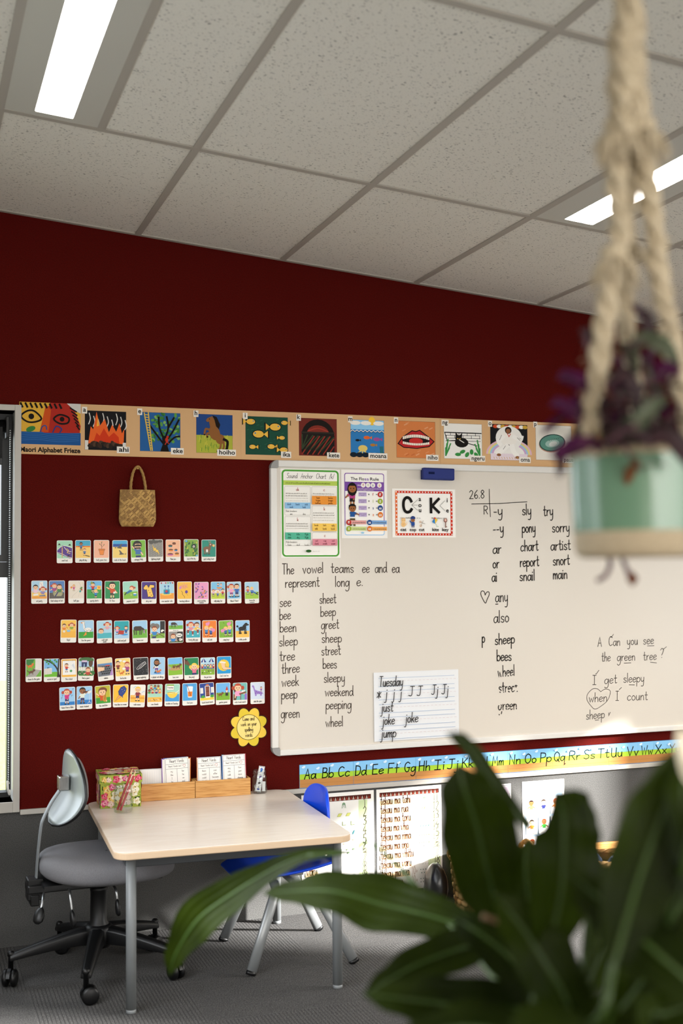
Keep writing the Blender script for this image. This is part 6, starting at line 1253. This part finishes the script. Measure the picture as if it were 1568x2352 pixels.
def lily_leaf(pts, wpx, face=None, fold=.22, wave=.06, crown=None, stalk=True, m_='lily_leaf'):
    P = [at_depth(*q)-O_ for q in pts]; Wd = [w_*.5*q[2]/FPX for w_, q in zip(wpx, pts)]
    fc = Vector(face) if face else (-_f*.8+Vector((0, 0, .5)))
    mb = MB(); blade(mb, P, Wd, fc, fold, wave, True, 25); o = mb.build('leaf', [m_, 'lily_rib'], LILY)
    if stalk:
        b0 = P[0]; c0 = Vector((rg.uniform(-.06, .06), rg.uniform(-.06, .06), PZ-.055)); d0 = (P[1]-P[0]).normalized(); md = (b0+c0)/2+Vector((0, 0, .02)); S_ = catmull([c0, c0*.55+md*.45+Vector((0, 0, .03)), b0-d0*.05, b0, P[1]], 5)
        MB().tube(S_, [.0046-.0026*i/len(S_) for i in range(len(S_))], 7).build('leaf_stalk', 'lily_stalk', o)
    return o
LF = [
 ([(800,1958,1.75),(705,1964,1.76),(620,2000,1.78),(530,2056,1.80),(455,2112,1.82),(404,2190,1.84),(390,2240,1.85)], [10,28,50,84,98,52,2], (-.3,-.8,.35), .25),
 ([(1135,2150,1.52),(1000,2108,1.55),(880,2078,1.58),(765,2048,1.60),(665,2048,1.62),(602,2052,1.63)], [40,112,156,108,56,2], (0,-.75,.6), .10),
 ([(1215,1905,1.30),(1145,1822,1.30),(1098,1755,1.30),(1062,1708,1.30),(1024,1684,1.30)], [34,58,64,48,3], (.4,-.8,.2), .3),
 ([(1150,2130,1.30),(1120,2010,1.28),(1094,1900,1.27),(1064,1810,1.26),(1052,1752,1.26)], [50,172,186,126,4], (-.2,-.9,.2), .16),
 ([(1250,2220,1.16),(1285,2060,1.15),(1292,1940,1.15),(1290,1868,1.15),(1268,1818,1.14)], [50,186,196,160,8], (.1,-.9,.2), .16),
 ([(1340,2190,1.18),(1352,2030,1.18),(1346,1915,1.18),(1338,1855,1.17),(1322,1812,1.16)], [40,104,92,70,6], (.5,-.8,.2), .25),
 ([(1410,2210,1.0),(1462,2030,1.0),(1512,1890,1.0),(1552,1790,1.0),(1592,1690,1.0)], [60,172,178,120,8], (-.3,-.9,.2), .16),
 ([(1600,2270,1.0),(1480,2165,1.02),(1385,2075,1.05),(1305,2005,1.08)], [120,210,140,5], (0,-.7,.6), .12),
 ([(1640,2150,1.0),(1590,1960,1.0),(1566,1830,1.0),(1580,1716,1.0)], [80,170,150,6], (.2,-.9,.2), .16),
 ([(1160,2150,1.40),(1050,2182,1.38),(955,2218,1.36),(885,2256,1.35),(833,2286,1.35)], [40,96,88,56,3], (0,-.7,.5), .14),
 ([(1260,2318,1.25),(1120,2318,1.25),(1000,2304,1.25),(905,2292,1.25),(832,2284,1.26)], [60,136,124,74,3], (0,-.75,.5), .12),
 ([(1300,2400,1.22),(1230,2280,1.24),(1170,2200,1.26),(1095,2140,1.28),(1040,2108,1.30)], [50,120,130,90,4], (-.1,-.7,.6), .14),
 ([(1330,2420,1.15),(1300,2300,1.14),(1250,2210,1.14),(1190,2120,1.15),(1130,2050,1.16)], [60,130,150,110,4], (-.2,-.7,.5), .16),
 ([(1400,2420,1.10),(1400,2300,1.08),(1420,2190,1.08),(1450,2090,1.08),(1500,2010,1.08)], [60,100,110,90,4], (.2,-.7,.5), .16),
 ([(1480,2430,1.05),(1500,2330,1.04),(1520,2330,1.04),(1590,2310,1.04)], [60,120,110,30], (.2,-.7,.6), .12),
 ([(1360,2450,1.10),(1390,2360,1.10),(1440,2300,1.10),(1510,2210,1.10),(1580,2170,1.10)], [60,120,130,100,4], (.1,-.6,.7), .14),
 ([(1280,2450,1.15),(1190,2385,1.15),(1090,2360,1.15),(980,2372,1.15),(900,2400,1.15)], [60,120,130,80,4], (-.1,-.6,.7), .14),
 ([(1330,2300,1.30),(1390,2160,1.34),(1440,2040,1.36),(1480,1940,1.36),(1500,1850,1.36)], [30,90,100,80,4], (.1,-.8,.4), .2),
 ([(1260,2300,1.40),(1220,2120,1.42),(1205,2000,1.42),(1212,1920,1.42)], [30,100,96,4], (-.1,-.8,.4), .2),
 ([(1420,2480,1.0),(1330,2400,1.0),(1240,2370,1.0),(1140,2420,1.0)], [60,150,150,5], (-.1,-.5,.8), .12),
 ([(1450,2450,1.2),(1480,2280,1.22),(1540,2120,1.22),(1600,2020,1.22)], [40,130,130,5], (.1,-.7,.5), .16),
 ([(1300,2460,1.3),(1290,2310,1.32),(1280,2210,1.33),(1300,2120,1.33)], [40,90,90,5], (0,-.8,.4), .2),
 ([(1560,2460,1.1),(1600,2330,1.1),(1640,2260,1.1),(1700,2200,1.1)], [40,120,110,5], (.1,-.7,.5), .16),
]
for q in LF: lily_leaf(*q)
P = [at_depth(*q)-O_ for q in ((1610,1820,.92),(1588,1760,.92),(1572,1712,.92),(1558,1668,.92))]; mb = MB(); blade(mb, P, [.006,.012,.010,.001], (-.2,-.9,.2), .5, 0, False); fl = mb.build('flower_spathe', 'spathe_cream', t); fl['label'] = 'cream flower spathe'
MB().tube(catmull([Vector((.03, -.02, PZ-.055)), (P[0]+Vector((.03, -.02, PZ-.055)))/2, P[0], P[1]], 6), .003, 7).build('flower_stalk', 'lily_stalk', fl)
P = [at_depth(*q)-O_ for q in ((1108,2104,1.22),(1160,2122,1.22),(1230,2142,1.22),(1300,2190,1.22),(1340,2330,1.24))]+[Vector((.0, -.03, PZ-.055))]; o = MB().tube(catmull(P, 5), [.003]*5*5+[.004], 7).build('dry_stalk', 'dry_stalk', t); o['label'] = 'dry tan stalk'

# ------------------------------------------------------------------ hanging pot in a rope hanger
HC = at_depth(1470, 1160, 1.20); HP = Vector((HC.x, HC.y, HC.z-.053))
noisy('rope', '#b0a084', '#cdbfa6', 300, .95, .5, .001); mat('glaze_green', '#66886f', .14, 0); noisy('raw_clay', '#a8987e', '#b8a78c', 400, .8, .2)
t = thing('hanging_planter', 'two tone green and beige glazed pot hanging in a rope hanger', 'hanging pot', HP)
mb = MB(); mb.lathe([(.0001, .001), (.058, 0), (.064, .003), (.0665, .012), (.0672, .026)], 56, 1); mb.lathe([(.0674, .026), (.0690, .06), (.0695, .098), (.0695, .100)], 56, 0); mb.lathe([(.0695, .100), (.0697, .105), (.0680, .1075), (.0645, .106), (.064, .098), (.063, .080), (.0001, .080)], 56, 1); mb.build('pot', ['glaze_green', 'raw_clay'], t)
MB().lathe([(.0001, .088), (.04, .090), (.0625, .087)], 32).build('soil', 'soil', t)
def cordpath(pts): return catmull([at_depth(*q)-HP for q in pts], 8)
def cord(P, r0, name='hanger_cord', tw=.42, strands=3, seed=0, parent=t, fuzz=0):
    mb = MB(); r_ = random.Random(seed); n = len(P)
    for k in range(strands):
        ph = 2*PI*k/strands; pts = []
        for i, p in enumerate(P):
            a = ph+i*tw; w_ = r0*(.62+.30*noise.noise(Vector((i*.21, seed, k)))); pts.append(p+Vector((cos(a)*w_, sin(a)*w_, .0)))
        mb.tube(pts, [r0*(.60+.34*noise.noise(Vector((i*.13, k*.6, seed)))) for i in range(n)], 7)
    for k in range(fuzz):
        i = r_.randrange(2, n-2); a = r_.uniform(0, 2*PI); p = P[i]; d = Vector((cos(a), sin(a), r_.uniform(-.6, .3))); l = r_.uniform(.5, 1.1)*r0
        mb.tube([p+d*r0*.8, p+d*(r0+l*.6), p+d*(r0+l)+Vector((0, 0, -.002))], .00035, 4)
    return mb.build(name, 'rope', parent)
def knot(q, r0, seed, fringe=6):
    c = at_depth(*q)-HP; mb = MB(); r_ = random.Random(seed)
    for k in range(3):
        A = Matrix.Translation(c+Vector((0, 0, (k-1)*r0*.55))) @ Euler((r_.uniform(-.4, .4), r_.uniform(-.4, .4), 0)).to_matrix().to_4x4(); R_ = r0*.62
        mb.tube([A @ Vector((R_*cos(2*PI*i/14), R_*sin(2*PI*i/14), 0)) for i in range(15)], r0*.42, 8)
    mb.ball(c, r0*.75, 10, 7)
    for k in range(fringe*6):
        a = r_.uniform(0, 2*PI); l = r_.uniform(1.2, 2.6)*r0; d = Vector((cos(a), sin(a), 0)); mb.tube([c+d*r0*.5, c+d*r0*1.25+Vector((0, 0, -l*.3)), c+d*r0*r_.uniform(1.3, 1.9)+Vector((0, 0, -l))], [r0*.16, r0*.13, r0*.06], 5)
    mb.build('knot', 'rope', t)
LC = [(1442,-90,1.20),(1428,40,1.19),(1418,190,1.18),(1420,320,1.18),(1416,440,1.18),(1424,520,1.17),(1410,600,1.17),(1394,690,1.17),(1382,780,1.17),(1370,870,1.16),(1358,960,1.15),(1352,1040,1.15)]
RC = [(1446,-90,1.20),(1454,40,1.19),(1464,190,1.18),(1474,320,1.18),(1488,430,1.18),(1500,520,1.18),(1512,620,1.18),(1526,700,1.18),(1542,780,1.19),(1570,910,1.19),(1598,1042,1.19)]
BC = [(1442,-90,1.21),(1438,40,1.22),(1440,190,1.22),(1448,320,1.22),(1442,430,1.22),(1436,530,1.23),(1432,610,1.24),(1440,760,1.25),(1462,900,1.26),(1480,1030,1.265)]
DC = [(1446,-90,1.21),(1446,30,1.18),(1444,120,1.17),(1452,230,1.17),(1446,310,1.17)]
EC = [(1444,-90,1.22),(1436,40,1.17),(1430,120,1.17),(1428,220,1.165),(1434,310,1.165)]
for k, (c_, r_) in enumerate(((LC, .0092), (RC, .0092), (BC, .0080), (DC, .0085), (EC, .0085))): cord(cordpath(c_), r_, seed=k+1, fuzz=160)
knot((1420,305,1.18), .0150, 1, 9); knot((1474,300,1.18), .0150, 2, 9); knot((1410,590,1.17), .0140, 3, 7); knot((1436,560,1.23), .0120, 4, 6); knot((1444,40,1.19), .0150, 5, 0); knot((1450,170,1.175), .0140, 6, 0)
tp = at_depth(1444, -90, 1.205)-HP; hz = ceil_z(HP.x+tp.x)-HP.z
cord([Vector((tp.x, tp.y, tp.z+(hz-.035-tp.z)*i/40)) for i in range(41)], .011, 'hanger_cord', .42, 4, 9, t, 60)
MB().tube(catmull([(tp.x, tp.y, hz-.006), (tp.x, tp.y, hz-.02), (tp.x+.012, tp.y, hz-.032), (tp.x, tp.y, hz-.044), (tp.x-.012, tp.y, hz-.034)], 5), .0025, 8).build('ceiling_hook', 'chrome', t)
leafmat('purple_leaf', '#360a30', '#521048', .4, .3, 30); leafmat('striped_leaf', '#46513c', '#6b7560', .4, .2, 40); leafmat('dark_leaf', '#241a1c', '#38282a', .45, .2, 30); leafmat('brown_leaf', '#5a3220', '#7a4a2c', .6, .2, 30); mat('vine_stem', '#54323c', .5)
NL = [0]
def vine(P, seed, ln=.034, kinds=('purple_leaf', 'dark_leaf', 'striped_leaf'), n=6, start=.25):
    r_ = random.Random(seed); C_ = catmull([Vector(p) for p in P], 6); mb = MB().tube(C_, [.0022-.001*i/len(C_) for i in range(len(C_))], 6); st = mb.build('vine_stem', 'vine_stem', t)
    for k in range(n):
        if NL[0] >= 98: break
        f_ = start+(1-start)*(k+.5)/n; i = min(int(f_*(len(C_)-1)), len(C_)-2); p = C_[i]; tg = (C_[i+1]-C_[i]).normalized(); a = k*2.4+seed; sd = tg.orthogonal().normalized(); sd = (Matrix.Rotation(a, 3, tg) @ sd)
        d = (sd*.9+tg*.5+Vector((0, 0, -.1))).normalized(); l = ln*r_.uniform(.7, 1.2); up_ = Vector((0, 0, 1))+sd*.2
        L_ = MB(); blade(L_, [p, p+d*l*.35+up_*l*.06, p+d*l*.7+up_*l*.04, p+d*l-up_*l*.06], [l*.06, l*.20, l*.17, l*.005], up_, .2, .05, False, 5, 4); L_.build('leaf', r_.choice(kinds), st); NL[0] += 1
def hp(px, py, d): return at_depth(px, py, d)-HP
rs = random.Random(21)
soil = lambda: Vector((rs.uniform(-.04, .04), rs.uniform(-.04, .04), .088))
for k, tip in enumerate([(1486,722,1.2),(1330,880,1.17),(1300,950,1.16),(1275,1040,1.13),(1420,840,1.16),(1400,900,1.13),(1460,800,1.22),(1530,790,1.15),(1560,860,1.13),(1500,900,1.12),(1450,930,1.11),(1540,960,1.12),(1380,960,1.12),(1590,900,1.2)]):
    a = soil(); b_ = hp(*tip); mid = (a+b_)/2+Vector((rs.uniform(-.01, .01), rs.uniform(-.01, .01), .018)); vine([a, mid, b_], k+3, .034, ('purple_leaf', 'dark_leaf', 'striped_leaf', 'purple_leaf') if tip[0] < 1380 else ('dark_leaf', 'striped_leaf', 'dark_leaf', 'purple_leaf'), 6)
vine([soil(), hp(1425,1015,1.12), hp(1448,1050,1.12), hp(1476,1085,1.12)], 31, .028, ('brown_leaf',), 3, .6); vine([soil(), hp(1325,1010,1.15), hp(1300,1030,1.14), hp(1270,1050,1.13)], 32, .026, ('dark_leaf', 'purple_leaf'), 4, .5)
def bigleaf(pts, wpx, kind, stemlen=True):
    P = [hp(*q) for q in pts]; L_ = MB(); blade(L_, P, [w_*.5*q[2]/FPX for w_, q in zip(wpx, pts)], (-.2, -.85, .4), .25, .05, True, 7, 5); o = L_.build('leaf', [kind, 'vine_stem'], t)
    MB().tube(catmull([soil(), (P[0]+Vector((0, 0, .10)))/2+Vector((0, 0, .02)), P[0], P[1]], 5), .0018, 6).build('leaf_stalk', 'vine_stem', o)
for q in (([(1360,905,1.16),(1330,880,1.16),(1300,868,1.16),(1280,872,1.16)], [14,46,40,4], 'purple_leaf'), ([(1355,985,1.15),(1320,950,1.15),(1285,930,1.15),(1262,932,1.15)], [14,44,36,4], 'purple_leaf'), ([(1370,1010,1.12),(1330,1022,1.11),(1290,1040,1.10),(1262,1050,1.10)], [16,44,40,4], 'purple_leaf'),
          ([(1440,800,1.14),(1480,782,1.13),(1525,800,1.12),(1562,845,1.12)], [12,46,48,6], 'striped_leaf'), ([(1495,800,1.18),(1490,770,1.18),(1484,735,1.18),(1482,712,1.18)], [10,34,34,14], 'dark_leaf'), ([(1400,890,1.11),(1430,860,1.10),(1455,900,1.10),(1465,950,1.10)], [14,44,40,6], 'dark_leaf'),
          ([(1420,1000,1.10),(1465,970,1.09),(1505,930,1.09),(1540,915,1.09)], [14,36,34,4], 'striped_leaf'), ([(1390,1020,1.10),(1430,990,1.09),(1470,1000,1.09),(1500,1030,1.09)], [14,44,40,4], 'dark_leaf'), ([(1480,1020,1.10),(1520,1000,1.09),(1560,1030,1.09),(1580,1080,1.09)], [14,56,56,6], 'dark_leaf'),
          ([(1350,800,1.17),(1345,770,1.17),(1330,760,1.17)], [10,40,6], 'dark_leaf'), ([(1500,880,1.12),(1530,850,1.11),(1565,850,1.11)], [12,46,6], 'purple_leaf')): bigleaf(*q)
for P, r_, tip in (([(.03,.05,.09),(.035,.078,.112),(.015,.085,.06),(1398,1270,1.26),(1401,1296,1.26),(1390,1322,1.26),(1370,1334,1.26)], .0026, None), ([(.05,.04,.09),(.058,.068,.112),(.044,.080,.06),(1430,1270,1.255),(1436,1300,1.255),(1444,1322,1.255)], .0026, [(1440,1312,1.255),(1450,1330,1.255),(1452,1346,1.255)])):
    V_ = [hp(*p) if p[0] > 10 else Vector(p) for p in P]; o = MB().tube(catmull(V_, 6), r_, 7).build('vine_stem', 'vine_stem', t); o['label'] = 'stem trailing below the pot'
    if tip: P2 = [hp(*q) for q in tip]; L_ = MB(); blade(L_, P2, [.003, .0065, .001], (-.2, -.85, .4), .3, 0, False, 5, 4); L_.build('leaf', 'brown_leaf', o)
